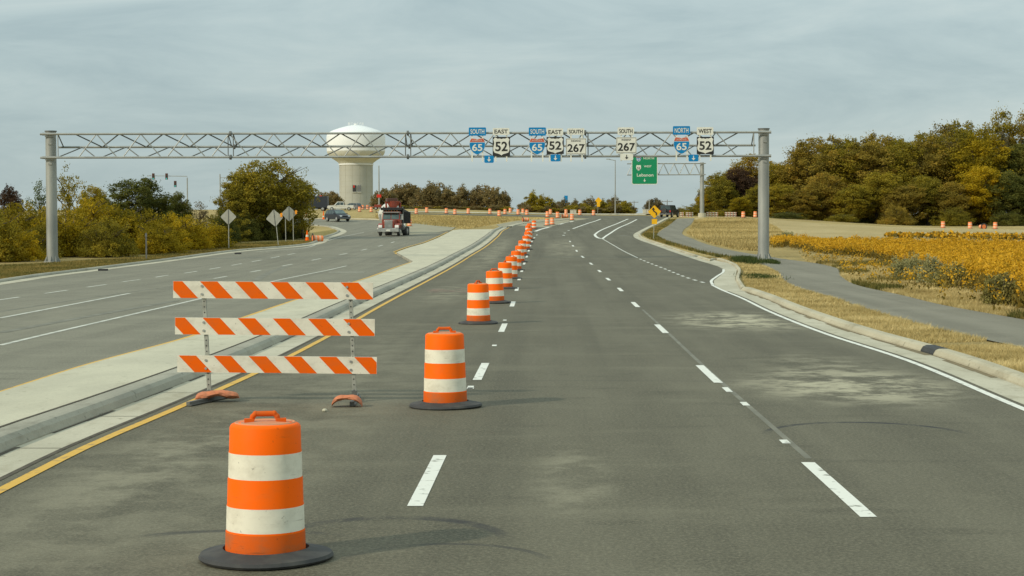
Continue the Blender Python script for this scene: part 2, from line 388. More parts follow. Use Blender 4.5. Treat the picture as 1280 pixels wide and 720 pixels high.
# ------------------------------------------------------------------ object helpers
def tag(o, label=None, cat=None, group=None, kind=None):
    if label: o['label'] = label
    if cat: o['category'] = cat
    if group: o['group'] = group
    if kind: o['kind'] = kind
    return o
def thing(name, label, cat, loc=(0, 0, 0), rz=0.0, group=None, scale=None):
    o = bpy.data.objects.new(name, None)
    COL.objects.link(o)
    o.empty_display_size = .2
    o.location = loc
    o.rotation_euler = (0, 0, rz)
    if scale: o.scale = scale
    return tag(o, label, cat, group)
def copy_tree(o, parent=None):
    c = o.copy(); COL.objects.link(c)
    c.parent = parent
    for ch in list(o.children): copy_tree(ch, c)
    return c
class MB:
    def __init__(s):
        s.v, s.f, s.m, s.M = [], [], [], Matrix.Identity(4)
    def add(s, vs, fs, mi=0):
        o = len(s.v)
        s.v += [s.M @ Vector(p) for p in vs]
        s.f += [tuple(i+o for i in f) for f in fs]
        s.m += ([mi]*len(fs) if isinstance(mi, int) else list(mi))
        return s
    def box(s, c, d, mi=0, taper=(1, 1)):
        x, y, z = d[0]/2, d[1]/2, d[2]/2
        vs = []
        for sz in (-1, 1):
            tx, ty = (1, 1) if sz < 0 else taper
            for sx, sy in ((-1, -1), (1, -1), (1, 1), (-1, 1)):
                vs.append((c[0]+sx*x*tx, c[1]+sy*y*ty, c[2]+sz*z))
        return s.add(vs, [(3, 2, 1, 0), (4, 5, 6, 7), (0, 1, 5, 4), (1, 2, 6, 5), (2, 3, 7, 6), (3, 0, 4, 7)], mi)
    def cyl(s, p0, p1, r0, r1=None, n=12, mi=0):
        r1 = r0 if r1 is None else r1
        p0, p1 = Vector(p0), Vector(p1)
        d = (p1-p0).normalized()
        u = d.cross(Vector((0, 0, 1)) if abs(d.z) < .9 else Vector((1, 0, 0))).normalized()
        v = d.cross(u)
        vs = []
        for p, r in ((p0, r0), (p1, r1)):
            for i in range(n):
                a = 2*math.pi*i/n
                vs.append(p+u*(r*math.cos(a))+v*(r*math.sin(a)))
        fs = [(i, (i+1) % n, n+(i+1) % n, n+i) for i in range(n)]
        fs += [tuple(range(n-1, -1, -1)), tuple(range(n, 2*n))]
        return s.add(vs, fs, mi)
    def lathe(s, prof, n=32, mis=None, wob=0.0, seed=0):
        rr = random.Random(seed)
        ph = [rr.uniform(0, 6.28) for _ in range(3)]
        vs, fs, ms = [], [], []
        for j, (r, z) in enumerate(prof):
            for i in range(n):
                a = 2*math.pi*i/n
                q = 1+wob*(math.sin(3*a+ph[0])+.6*math.sin(5*a+ph[1]))
                vs.append((r*q*math.cos(a), r*q*math.sin(a), z+wob*.25*math.sin(2*a+ph[2])*(r > .3)))
        for j in range(len(prof)-1):
            for i in range(n):
                k = (i+1) % n
                fs.append((j*n+i, j*n+k, (j+1)*n+k, (j+1)*n+i)); ms.append(mis[j] if mis else 0)
        fs.append(tuple(range(n-1, -1, -1))); ms.append(mis[0] if mis else 0)
        fs.append(tuple((len(prof)-1)*n+i for i in range(n))); ms.append(mis[-1] if mis else 0)
        return s.add(vs, fs, ms)
    def prism(s, pts, vec, mi=0):
        """pts: loop of 3D points, extruded by vec"""
        n = len(pts); vec = Vector(vec)
        vs = [Vector(p) for p in pts]+[Vector(p)+vec for p in pts]
        fs = [tuple(range(n)), tuple(range(2*n-1, n-1, -1))]
        fs += [(i, n+i, n+(i+1) % n, (i+1) % n) for i in range(n)]
        return s.add(vs, fs, mi)
    def hull(s, prof, wf, mi=0):
        """side profile (x,z) mirrored in y with half width wf(x,z)"""
        n = len(prof)
        vs = [(x, -wf(x, z), z) for x, z in prof]+[(x, wf(x, z), z) for x, z in prof]
        fs = [tuple(range(n)), tuple(range(2*n-1, n-1, -1))]
        fs += [(i, n+i, n+(i+1) % n, (i+1) % n) for i in range(n)]
        return s.add(vs, fs, mi)
    def ball(s, c, r, nu=14, nv=8, mi=0, jit=0.0, seed=0):
        rr = random.Random(seed)
        vs, fs = [], []
        for j in range(nv+1):
            t = math.pi*j/nv
            for i in range(nu):
                a = 2*math.pi*i/nu; q = 1+jit*rr.uniform(-1, 1)
                vs.append((c[0]+r[0]*math.sin(t)*math.cos(a)*q, c[1]+r[1]*math.sin(t)*math.sin(a)*q, c[2]+r[2]*math.cos(t)*q))
        for j in range(nv):
            for i in range(nu):
                k = (i+1) % nu
                fs.append((j*nu+i, (j+1)*nu+i, (j+1)*nu+k, j*nu+k))
        return s.add(vs, fs, mi)
    def build(s, name, mats, parent=None, smooth=False, bevel=0, fixn=True):
        me = bpy.data.meshes.new(name)
        me.from_pydata([tuple(v) for v in s.v], [], s.f)
        if not isinstance(mats, (list, tuple)): mats = [mats]
        for x in mats: me.materials.append(x)
        me.polygons.foreach_set('material_index', s.m)
        if fixn:
            import bmesh
            bm = bmesh.new(); bm.from_mesh(me)
            bmesh.ops.remove_doubles(bm, verts=bm.verts, dist=1e-5)
            bmesh.ops.recalc_face_normals(bm, faces=bm.faces)
            bm.to_mesh(me); bm.free()
        me.update()
        o = bpy.data.objects.new(name, me)
        COL.objects.link(o)
        o.parent = parent
        if bevel:
            b = o.modifiers.new('bevel', 'BEVEL'); b.width = bevel; b.segments = 2; b.limit_method = 'ANGLE'; b.angle_limit = R(35)
        if smooth:
            me.shade_smooth() if hasattr(me, 'shade_smooth') else None
            try:
                me.set_sharp_from_angle(angle=R(40))
            except Exception: pass
        return o

def text_part(name, s, m, parent, cx, cz, y, wd, ht, bold=.012):
    """flat lettering in the XZ plane facing -Y, fitted into wd x ht"""
    cu = bpy.data.curves.new(name, 'FONT'); cu.body = s; cu.size = 1; cu.extrude = .01; cu.offset = bold
    o = bpy.data.objects.new('tmp_text', cu); COL.objects.link(o)
    dg = bpy.context.evaluated_depsgraph_get()
    me = bpy.data.meshes.new_from_object(o.evaluated_get(dg))
    bpy.data.objects.remove(o)
    n = len(me.vertices); a = np.zeros(n*3); me.vertices.foreach_get('co', a); a = a.reshape(-1, 3)
    lo, hi = a.min(0), a.max(0)
    x = (a[:, 0]-(lo[0]+hi[0])/2)/(hi[0]-lo[0])*wd+cx
    z = (a[:, 1]-(lo[1]+hi[1])/2)/(hi[1]-lo[1])*ht+cz
    yy = y-(a[:, 2]-lo[2])*.3
    me.vertices.foreach_set('co', np.stack([x, yy, z], 1).ravel())
    me.materials.clear(); me.materials.append(m); me.update(); me.name = name
    p = bpy.data.objects.new(name, me); COL.objects.link(p); p.parent = parent
    return p

def np_mesh(name, verts, nper, mats, parent=None, tint=None, mi=None):
    """mesh of separate faces with nper verts each, from numpy"""
    n = len(verts); nf = n//nper
    me = bpy.data.meshes.new(name)
    me.vertices.add(n); me.vertices.foreach_set('co', verts.astype(np.float32).ravel())
    me.loops.add(n); me.loops.foreach_set('vertex_index', np.arange(n, dtype=np.int32))
    me.polygons.add(nf); me.polygons.foreach_set('loop_start', np.arange(0, n, nper, dtype=np.int32))
    if not isinstance(mats, (list, tuple)): mats = [mats]
    for x in mats: me.materials.append(x)
    if mi is not None: me.polygons.foreach_set('material_index', mi.astype(np.int32))
    if tint is not None:
        at_ = me.attributes.new('tint', 'FLOAT', 'POINT'); at_.data.foreach_set('value', np.repeat(tint, nper).astype(np.float32))
    me.update(calc_edges=True)
    o = bpy.data.objects.new(name, me); COL.objects.link(o); o.parent = parent
    return o

# ------------------------------------------------------------------ curves on the ground
def resample(pts, step=1.0, closed=False):
    P = [Vector((p[0], p[1])) for p in pts]
    out = []
    n = len(P)
    for i in range(n-1 if not closed else n):
        p0 = P[i-1] if (i > 0 or closed) else P[0]*2-P[1]
        p1, p2 = P[i], P[(i+1) % n]
        p3 = P[(i+2) % n] if (i+2 < n or closed) else p2*2-p1
        d = (p2-p1).length
        k = max(1, int(d/step))
        # centripetal-ish tangents, limited so grazing points do not overshoot
        l0, l1, l2 = max((p1-p0).length, 1e-4), max(d, 1e-4), max((p3-p2).length, 1e-4)
        m1 = ((p1-p0)/l0*l1+(p2-p1)/l1*l0)/(l0+l1)*l1
        m2 = ((p2-p1)/l1*l2+(p3-p2)/l2*l1)/(l1+l2)*l1
        for j in range(k):
            t = j/k
            out.append(p1*(2*t**3-3*t**2+1)+m1*(t**3-2*t**2+t)+p2*(-2*t**3+3*t**2)+m2*(t**3-t**2))
    if not closed: out.append(P[-1])
    return out
def normals(P):
    N = []
    for i in range(len(P)):
        t = (P[min(i+1, len(P)-1)]-P[max(i-1, 0)]).normalized()
        N.append(Vector((t.y, -t.x)))      # to the right of travel
    return N
def offset(P, d): return [p+nn*d for p, nn in zip(P, normals(P))]
def sweep(mb, P, prof, mi=0):
    """prof: (lateral offset to the right, height above the terrain)"""
    N = normals(P); k = len(prof); vs, fs = [], []
    for p, nn in zip(P, N):
        z0 = float(H(p.x, p.y))
        for d, z in prof:
            q = p+nn*d
            vs.append((q.x, q.y, z0+z if len(prof) > 2 else float(H(q.x, q.y))+z))
    for i in range(len(P)-1):
        for j in range(k-1):
            fs.append((i*k+j, (i+1)*k+j, (i+1)*k+j+1, i*k+j+1))
    mb.add(vs, fs, mi)
def strip(mb, P, d0, d1, z, mi=0): sweep(mb, P, [(d0, z), (d1, z)], mi)
def dashes(mb, P, first, dash, cycle, wd, z, upto=1e9):
    s, acc = [0.0], 0
    for i in range(1, len(P)): acc += (P[i]-P[i-1]).length; s.append(acc)
    def pt(t):
        i = min(max(np.searchsorted(s, t)-1, 0), len(P)-2)
        u = (t-s[i])/(s[i+1]-s[i]); return P[i]*(1-u)+P[i+1]*u
    t = first
    while t+dash < min(acc, upto):
        k = max(2, int(dash/1.0)+1)
        seg = [pt(t+dash*j/(k-1)) for j in range(k)]
        strip(mb, seg, -wd/2, wd/2, z)
        t += cycle
def fill(mb, loop, z, step=3.0, mi=0, zf=None):
    L = [Vector((p[0], p[1])) for p in loop]
    n = len(L)
    xs = np.array([p.x for p in L]); ys = np.array([p.y for p in L])
    gx = np.arange(xs.min(), xs.max(), step); gy = np.arange(ys.min(), ys.max(), step)
    if len(gx)*len(gy) > 30000:
        gx = np.arange(xs.min(), xs.max(), step*2)
    X, Y = np.meshgrid(gx, gy); X = X.ravel()+.37; Y = Y.ravel()+.41
    ins = in_poly(X, Y, xs, ys)
    pts = L+[Vector((a, b)) for a, b in zip(X[ins], Y[ins])]
    r = delaunay_2d_cdt(pts, [(i, (i+1) % n) for i in range(n)], [], 1, 1e-5)
    vs = [(p.x, p.y, float(H(p.x, p.y))+z) for p in r[0]]
    mb.add(vs, [tuple(f) for f in r[2]], mi)
def in_poly(X, Y, xs, ys):
    ins = np.zeros(X.shape, bool); n = len(xs); j = n-1
    for i in range(n):
        c = ((ys[i] > Y) != (ys[j] > Y))
        with np.errstate(divide='ignore', invalid='ignore'):
            xx = (xs[j]-xs[i])*(Y-ys[i])/(ys[j]-ys[i]+1e-12)+xs[i]
        ins ^= c & (X < xx); j = i
    return ins
def extend(P, y):
    """carry the near end of a curve straight back to distance y"""
    a, b = P[0], P[min(2, len(P)-1)]
    d = (a-b); t = (a.y-y)/(-d.y)
    return [a+d*t]+list(P)
def structure(mb, name, m, parent=None, **k):
    o = mb.build(name, m, parent, fixn=False, **k)
    o['kind'] = 'structure'
    return o

# ------------------------------------------------------------------ ground sheet
def axis(a0, a1, st, lim):
    c = list(np.arange(a0, a1+1e-6, st)); d = st
    lo = [a0]; hi = [c[-1]]
    while lo[-1] > -lim: d *= 1.35; lo.append(lo[-1]-d)
    d = st
    while hi[-1] < lim: d *= 1.35; hi.append(hi[-1]+d)
    return np.array(lo[:0:-1]+c+hi[1:])
gx = axis(-60, 90, 2.0, 5000); gy = axis(-12, 460, 1.5, 5000)
X, Y = np.meshgrid(gx, gy); Z = H(X, Y)
V = np.stack([X.ravel(), Y.ravel(), Z.ravel()], 1)
nx = len(gx); ny = len(gy)
ii, jj = np.meshgrid(np.arange(nx-1), np.arange(ny-1)); k = (jj*nx+ii).ravel()
fc = np.stack([k, k+1, k+nx+1, k+nx], 1)
me = bpy.data.meshes.new('ground'); me.from_pydata(V.tolist(), [], fc.tolist()); me.materials.append(M['ground']); me.update()
go = bpy.data.objects.new('ground', me); COL.objects.link(go); go['kind'] = 'structure'

# ------------------------------------------------------------------ road outlines, read off the photograph and laid on the terrain
Yl = extend(resample(G([(0, 618), (107, 563), (213, 517), (313, 472), (405, 425), (465, 390), (520, 360), (560, 338), (583, 324), (607, 309), (622.5, 296), (630, 288), (636.6, 284.5)])), -12)
Yl = resample(Yl, 1.0)
Wr = extend(G([(1280, 515), (1134, 453), (1037, 421), (964, 392), (925, 373), (903, 364), (890, 357.5)]), -12)
Wr = resample(Wr, 1.0)
far_curb = resample(G([(897, 333.5), (878, 328), (842, 316), (816, 306.5), (800, 301), (792.5, 297), (791.5, 294), (798, 289.5), (809, 284), (821, 278), (830, 273.5), (835, 270.8)]), 1.0)
left_main = offset(Yl, -.24)
gut_r = offset(Wr, .14)
road_loop = (left_main + G([(643, 281.8), (660, 283), (683.8, 284.8), (700, 280.4), (716.6, 276.6), (738, 273.2), (700, 271.4), (640, 270.6), (560, 268.6), (512, 268)])
             + G([(512, 267), (560, 267.4), (640, 268.6), (700, 269.2), (780, 269.6), (835, 270.2)]) + far_curb[::-1]
             + G([(905, 337.5), (906, 341), (892, 352), (891, 356.5)]) + gut_r[::-1])
def dedupe(L, e=.05):
    o = []
    for p in L:
        if not o or (p-o[-1]).length > e: o.append(p)
    return o
mb = MB(); fill(mb, dedupe(road_loop), .030)
road = structure(mb, 'road', M['asphalt'])

left_edge = resample(extend(G([(0, 357.5), (80, 345), (160, 334.5), (240, 324), (320, 313.5), (380, 308.5), (415, 297.8), (431, 292), (433.5, 289.3), (426, 286), (408, 282.7), (380, 281.3), (330, 280.5)]), -12), 1.0)
med_left_near = resample(extend(G([(0, 495), (107, 460), (233, 425), (311, 397), (372, 376), (458, 349), (500, 333.5), (515, 328.5)]), -12), 1.0)
med_left_far = G([(514, 327), (493, 316.5), (494, 315), (510, 309.5), (529, 304.3), (546, 297.5), (560, 290.5), (564, 288.4)])
opp_loop = med_left_near+med_left_far+G([(541, 291.5), (509, 294), (508, 284), (500, 278.5), (470, 275.3), (400, 274), (330, 273)])+left_edge[::-1]
mb = MB(); fill(mb, dedupe(opp_loop), .028)
opp = structure(mb, 'opposite_road', M['asphalt_pale'])

path_lo = extend(G([(1280, 437), (1181, 415), (1109, 395.5), (1037, 372), (992, 359), (978, 350), (972, 341), (958, 334), (923, 324), (895, 318), (860.7, 311), (833, 300.7), (822, 295.5), (824.5, 290), (836.6, 281.7), (846.5, 273.3)]), -12)
path_hi = extend(G([(1280, 401), (1181, 383), (1127, 370), (1073, 358), (1053, 347.5), (1043, 335), (1022, 330), (979, 324.3), (947, 319), (928, 316), (912, 313), (886.5, 306.7), (866, 299), (855, 294.5), (854, 288.6), (867, 275.7), (868, 273)]), -12)
path_lo_r, path_hi_r = resample(path_lo, 1.0), resample(path_hi, 1.0)
mb = MB(); fill(mb, dedupe(path_lo_r+path_hi_r[::-1]), .032)
structure(mb, 'bike_path', M['asphalt_path'])

mb = MB(); fill(mb, dedupe(G([(637, 284.3), (643, 281.8), (660, 283), (683.8, 284.8), (700, 280.4), (716.6, 276.6), (738, 273.2), (700, 273), (665, 275), (645, 276.5), (620, 281), (625, 284)])), .024)
fill(mb, dedupe(G([(564, 287.8), (541, 291.5), (509, 294), (508, 284), (512, 280.5), (530, 278), (552, 279.5), (572, 283)])), .024)
structure(mb, 'gravel', M['gravel'])
mb = MB(); fill(mb, dedupe(offset(left_edge, -.9)[:-30]+G([(300, 304), (180, 318), (0, 334)])+[Vector((-32, -12))]), .012)
structure(mb, 'verge', M['verge'])
# stubble field beyond the path, paler
mb = MB(); fill(mb, dedupe(G([(868, 273), (905, 271.5), (960, 274), (1035, 280), (1120, 284), (1330, 288), (1330, 310), (1100, 300), (985, 296), (930, 292), (880, 282)])), .012)
structure(mb, 'stubble_field', M['stubble'])

# ------------------------------------------------------------------ kerbs, gutters, traffic island
mb = MB()
strip(mb, Yl, -.24-.52, -.24, .034)
structure(mb, 'gutter', M['concrete_gutter'])
mb = MB()
strip(mb, Yl, -.235, -.175, .0345)
structure(mb, 'gutter_joint', M['dirt'])
mb = MB()
sweep(mb, Yl, [(-.76, .0), (-.76, .045), (-.80, .12), (-.86, .165), (-.93, .175), (-1.10, .178), (-1.115, .14)])
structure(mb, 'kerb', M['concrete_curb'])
isl_r = offset(Yl, -1.128)
isl_l = offset(med_left_near, -(-.20))
isl_l = resample(extend(G([(0, 497), (107, 462), (233, 427), (311, 399), (372, 377.5), (458, 350.5), (500, 334.6), (515, 329.3)], .1), -12), 1.0)
isl_top = isl_l+G([(516, 328.2), (496, 317), (498, 315.5), (512, 310.4), (531, 305), (547.5, 298.3), (561, 291.2), (566, 288.5), (575, 287.6), (621, 287.2)], .1)
isl_rr = [p for p in isl_r if p.y < 196]
mb = MB(); lp = dedupe(isl_top+isl_rr[::-1]); fill(mb, lp, .172)
isl = structure(mb, 'traffic_island', M['concrete'])
mb = MB()
L2 = lp+[lp[0]]
vs = []
for p in L2: z0 = float(H(p.x, p.y)); vs += [(p.x, p.y, z0-.02), (p.x, p.y, z0+.172)]
mb.add(vs, [(2*i, 2*i+2, 2*i+3, 2*i+1) for i in range(len(L2)-1)])
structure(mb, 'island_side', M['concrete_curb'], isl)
# dirt line at the foot of the kerb, transverse joints of the gutter and island
mb = MB()
seg = [p for p in Yl if 14 < p.y < 120]
rr = random.Random(3)
for i in range(0, len(seg)-3, 1):
    if rr.random() < .7:
        wd = rr.uniform(.01, .06); strip(mb, seg[i:i+2], -.758, -.758+wd, .0365+rr.random()*.0008)
for Yj in np.arange(9, 120, 3.05):
    x0 = np.interp(Yj, [p.y for p in Yl], [p.x for p in Yl])
    mb.add([(x0-.76, Yj, float(H(x0, Yj))+.037), (x0-.24, Yj, float(H(x0, Yj))+.037), (x0-.24, Yj+.02, float(H(x0, Yj))+.037), (x0-.76, Yj+.02, float(H(x0, Yj))+.037)], [(0, 1, 2, 3)])
for Yj in np.arange(9, 190, 1e9):
    x0 = np.interp(Yj, [p.y for p in Yl], [p.x for p in Yl])-1.15
    x1 = x0-1.2 if Yj < 100 else x0-4.2
    mb.add([(x0, Yj, float(H(x0, Yj))+.1745), (x1, Yj-.15, float(H(x1, Yj))+.1745), (x1, Yj-.12, float(H(x1, Yj))+.1745), (x0, Yj+.03, float(H(x0, Yj))+.1745)], [(3, 2, 1, 0)])
strip(mb, [p for p in Yl if p.y < 180], -1.16, -1.12, .1795)
structure(mb, 'kerb_dirt', M['dirt'])

# right hand kerb
mb = MB()
strip(mb, Wr, .14, .72, .034)
fill(mb, dedupe(G([(906, 365.5), (893, 357.5), (892, 352), (906, 341), (905, 337.5), (897, 333.5), (880, 328.4), (882, 323.2), (914, 330.5), (921.5, 336), (919, 350), (926, 364)])), .0325)
strip(mb, far_curb, .02, .55, .034)
structure(mb, 'gutter', M['concrete_gutter'])
curb_pts = [p for p in offset(Wr, .72)][:-6]
curb_near = resample(dedupe(curb_pts+G([(926, 364)]), .3), 1.0)
curb_jog = resample(dedupe(G([(926, 363.5), (919.5, 351), (921, 338), (914, 331.5), (893, 325.5)])+offset(far_curb, .55)[8:], .3), 1.0)
curb_r = curb_near+curb_jog
mb = MB()
sweep(mb, curb_near, [(0, .0), (0.01, .06), (.05, .125), (.11, .15), (.26, .152), (.29, .12), (.30, -.02)])
sweep(mb, curb_jog, [(0, .0), (.02, .10), (.06, .13), (.15, .132), (.17, -.02)])
structure(mb, 'kerb', concrete('concrete_kerb_warm', (.47, .425, .30), (.38, .34, .235), (.25, .215, .135)))
mb = MB()     # tarred kerb pieces
for (a, b) in ((31.0, 32.0), (62.4, 64.4)):
    sg = [p for p in resample(curb_near, .2) if a <= p.y <= b]
    sweep(mb, sg, [(-.004, .0), (0.006, .063), (.048, .129), (.11, .156), (.262, .158), (.295, .124), (.31, -.02)])
structure(mb, 'kerb_patch', mat('tar', (.03, .03, .03), (.05, .05, .045), 12, .7, detail=8, bump=.5))
mb = MB(); sg = [p for p in curb_r if 26 < p.y < 62 and p.x < 12]; rr = random.Random(5)
for i in range(len(sg)-2):
    a = sg[i]; wd = rr.uniform(.03, .16)
    strip(mb, sg[i:i+2], -wd, -.003, .0375+rr.random()*.0008)
pq = ground_at(1135, 460); 
structure(mb, 'kerb_dirt', mat('drift_of_dirt', (.22, .17, .09), (.15, .12, .065), 7, .95, detail=9))
# left kerb of the opposite road
mb = MB(); strip(mb, left_edge, -.75, -.02, .034); structure(mb, 'gutter', M['concrete_gutter'])
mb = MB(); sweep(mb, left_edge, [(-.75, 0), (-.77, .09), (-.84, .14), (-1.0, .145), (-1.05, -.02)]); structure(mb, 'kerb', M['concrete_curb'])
# far kerbs round the junction
mb = MB()
fk = resample(G([(470, 265.8), (512, 265.6), (560, 265.9), (640, 267.4), (700, 268), (780, 268.6), (812, 269)]), 2)
sweep(mb, fk, [(-.5, 0), (-.5, .18), (.5, .2), (.9, .05)])
fk2 = resample(G([(636.6, 284.3), (645, 281.4), (660, 279), (690, 276.8), (712, 274.2)]), 1)
sweep(mb, fk2, [(-.3, 0), (-.3, .12), (.3, .14), (.35, 0)])
fk3 = resample(G([(380, 273.4), (420, 273.8), (470, 274.6), (500, 277.6)]), 1)
sweep(mb, fk3, [(-.2, 0), (-.2, .12), (.3, .14), (.35, 0)])
structure(mb, 'kerb', M['concrete_gutter'])

# ------------------------------------------------------------------ markings
mk = MB()
dl = resample(extend(G([(535, 605), (602, 466), (629, 411), (641, 381), (649, 350), (655, 331), (659, 320), (661.5, 312), (664.5, 303), (672, 293)]), -2), .5)
def arclen_at(P, y):
    a = 0
    for i in range(1, len(P)):
        a += (P[i]-P[i-1]).length
        if P[i].y >= y: return a
    return a
dashes(mk, dl, arclen_at(dl, 2.35), 3.2, 11.8, .135, .0345)
dr = resample(extend(G([(1048, 617), (886, 470), (828, 414), (793, 381), (770, 358), (757.7, 347.8), (747.5, 338), (738.4, 330), (731.4, 324.4), (725, 319), (717.8, 310), (713, 303), (709, 297.5)]), -2), .5)
dashes(mk, dr, arclen_at(dr, 1.65), 3.2, 11.8, .135, .0345)
strip(mk, Wr, -.055, .055, .0365)
v = resample(G([(891, 357.3), (889, 353), (896, 346.5), (904, 341), (904.5, 337.6)]), .5); strip(mk, v, -.06, .06, .037)
dot = resample(G([(880, 354.5), (861.5, 349), (845.5, 343), (831, 337), (819, 332.3), (797, 323)]), .5); dashes(mk, dot, 0, 1.1, 2.7, .13, .0345)
for L, wd in (([(797, 323), (779.7, 314.5), (767.6, 307.6), (753, 299)], .07),
              ([(753, 299), (756, 296.5), (762, 292.5), (776, 284), (796, 274.6)], .22), ([(743.4, 293.8), (748, 290), (762, 283.5), (785, 274)], .22),
              ([(743.4, 293.8), (745.5, 296.5), (749.5, 298.3), (753, 299)], .25),
              ([(716, 286.3), (725, 283), (735, 279.5), (745, 276.4), (751, 274)], .22),
              ([(669, 289.6), (676, 287), (683.8, 284.9), (700, 280.6), (716.6, 276.8)], .35)):
    strip(mk, resample(G(L), 1), -wd/2, wd/2, .0345)
for (x, y) in ((704.5, 294.6), (706, 291.7), (710.8, 288.4)):
    p = ground_at(x, y); strip(mk, [p-Vector((0, 1)), p+Vector((0, 1))], -.12, .12, .0345)
for (x, y, l_) in ((588, 487, .22), (588.5, 488.5, .1), (618, 434, .2), (631, 402, .2), (909, 490, .35), (931, 508, .22), (981, 556, .16), (1166, 0, 0)):
    if l_:
        p = ground_at(x, y); strip(mk, [p-Vector((0, l_)), p+Vector((0, l_))], -.045, .045, .0352)
structure(mk, 'white_lane_markings', M['paint_white'], road)
mk = MB(); strip(mk, Yl, -.055, .065, .0375)
structure(mk, 'yellow_edge_line', M['paint_yellow'], road)
mk = MB()
sg = [p for p in dr if p.y > 17]; strip(mk, sg[:60], .02, .09, .0322)
strip(mk, resample(G([(775, 295), (785, 294.7)]), 1), -.4, .4, .0345)
structure(mk, 'faint_seam_line', M['paint_faint'], road)
mk = MB(); rr = random.Random(11)
for i in range(26):
    p = ground_at(rr.uniform(538, 586), rr.uniform(362, 367)); a = rr.uniform(-.5, .5); l_ = rr.uniform(.1, .4); d = Vector((math.cos(a), math.sin(a)))*l_
    strip(mk, [p-d, p, p+d], -.03, .03, .0345+.00004*i)
structure(mk, 'faded_pink_marks', M['paint_pink'], road)
# opposite road markings
mk = MB()
la = resample(extend(G([(0, 376), (41, 370), (76, 365), (109, 360), (136, 356), (162, 352), (185, 349), (206, 345.5), (226, 343), (246, 340), (261, 337.5), (300, 330.5), (345, 322), (380, 315)]), 5), .5)
dashes(mk, la, .5, 3.05, 6.1, .13, .0325)
lb = resample(G([(0, 399), (81, 383.5), (162, 368)]), .5); strip(mk, lb, -.07, .07, .0325)
lc = resample(G([(0, 433.5), (60, 419), (120, 405), (180, 391), (240, 377), (290, 365), (344, 352), (433, 333)]), .5); strip(mk, lc, -.065, .065, .0325)
ld = resample(G([(262, 350), (328, 338), (400, 324), (426, 319), (449, 314), (466.5, 310), (482, 306), (495, 302), (505, 299)]), .5)
dashes(mk, ld, 1, 3.05, 9.5, .15, .0325)
le = resample(G([(411, 341), (455, 341)]), .3); strip(mk, le, -.15, .15, .0325)
strip(mk, resample(G([(320, 315.5), (370, 311.5), (400, 304), (425, 297), (455, 291)]), 1), -.06, .06, .0325)
structure(mk, 'white_lane_markings', mat('paint_white_worn', (.58, .57, .48), (.28, .275, .22), 3, .6, detail=10, lo=.4, hi=.75), opp)
mk = MB()
strip(mk, resample(G([(0, 391), (108, 374), (215, 358.8)]), .5), -.06, .06, .0322)
strip(mk, resample(G([(0, 417.5), (110, 397), (220, 377)]), .5), -.14, .14, .0322)
strip(mk, resample(G([(319, 352), (338, 341), (360, 333)]), .5), -.18, .18, .0322)
structure(mk, 'faint_old_markings', M['paint_faint'], opp)
mk = MB(); strip(mk, resample(med_left_near, 1), -.12, -.01, .0325)
ml = resample(G([(515, 328), (494, 316.6)]), .5); strip(mk, ml, -.1, .1, .034)
ml = resample(G([(493, 315.6), (510, 309.3), (529, 304), (546, 297), (560, 290.2)]), .5); strip(mk, ml, -.12, .0, .034)
structure(mk, 'yellow_edge_line', M['paint_yellow'], opp)
M['drum_band_far'] = mat('drum_band_far_tint', (.80, .48, .30), (.72, .42, .26), 3, .5)  # white bands tinted salmon: distant colour bleed put into the band colour
# ------------------------------------------------------------------ traffic drums
def base_at(x, y, dz=.03):
    return Vector((x, y, float(H(x, y))+dz))
def make_drum(name, label, full=True, group=None, far=False):
    t = thing(name, label, 'traffic drum', group=group)
    # body: five bands, each stepped a little; material slot per band
    zs = [.03, .20, .375, .555, .735, .905]
    rs = [.292, .283, .275, .267, .260, .252]
    prof = [(.30, .0), (.30, .028)]; mis = [0, 0]
    mi = [0, 1, 2, 1, 2]
    for i in range(5):
        a, b = zs[i], zs[i+1]
        prof += [(rs[i], a+.006), (rs[i+1]+.004, b-.006)]
        mis += [mi[i], 3 if i < 4 else 2]
    prof += [(.246, .915), (.225, .925)]; mis += [3, 3]
    mb = MB(); mb.lathe(prof, 40 if not far else 16, mis)
    if far:
        body = mb.build('body', [M['drum_orange_far'], M['drum_band_far'], M['drum_orange_far'], M['drum_orange_far']], t, smooth=True)
    else:
        body = mb.build('body', [M['orange_dirty'], M['drum_white'], M['orange'], M['orange']], t, smooth=True)
    if not far:
        mb = MB(); mb.lathe([(.226, .922), (.215, .932), (.19, .924), (.08, .934), (.0005, .936)], 32)
        mb.build('lid', M['lid'], t, smooth=True)
        mb = MB()
        pts = [(-.10, .925), (-.09, .965), (-.07, .985), (.065, .985), (.085, .965), (.10, .925)]
        for a, b in zip(pts[:-1], pts[1:]):
            mb.cyl((a[0], 0, a[1]), (b[0], 0, b[1]), .019, n=10)
            mb.ball((b[0], 0, b[1]), (.021, .021, .021), 10, 6)
        mb.box((-.115, 0, .938), (.07, .06, .03)); mb.box((.115, 0, .938), (.07, .06, .03))
        mb.build('handle', M['orange_dirty'], t, smooth=True)
    mb = MB()
    mb.lathe([(.475, .004), (.488, .02), (.475, .042), (.40, .055), (.35, .068), (.312, .078), (.305, .05)], 44 if not far else 14, wob=.012, seed=3)
    mb.build('rubber_base', M['rubber'], t, smooth=True)
    return t
GD = 'orange drums in the line down the lane'
ordw = ['first', 'second', 'third', 'fourth', 'fifth', 'sixth', 'seventh', 'eighth', 'ninth', 'tenth', 'eleventh', 'twelfth', 'thirteenth', 'fourteenth', 'fifteenth', 'sixteenth', 'seventeenth', 'eighteenth', 'nineteenth', 'twentieth', 'twenty first', 'twenty second', 'twenty third', 'twenty fourth', 'twenty fifth', 'twenty sixth', 'twenty seventh', 'twenty eighth']
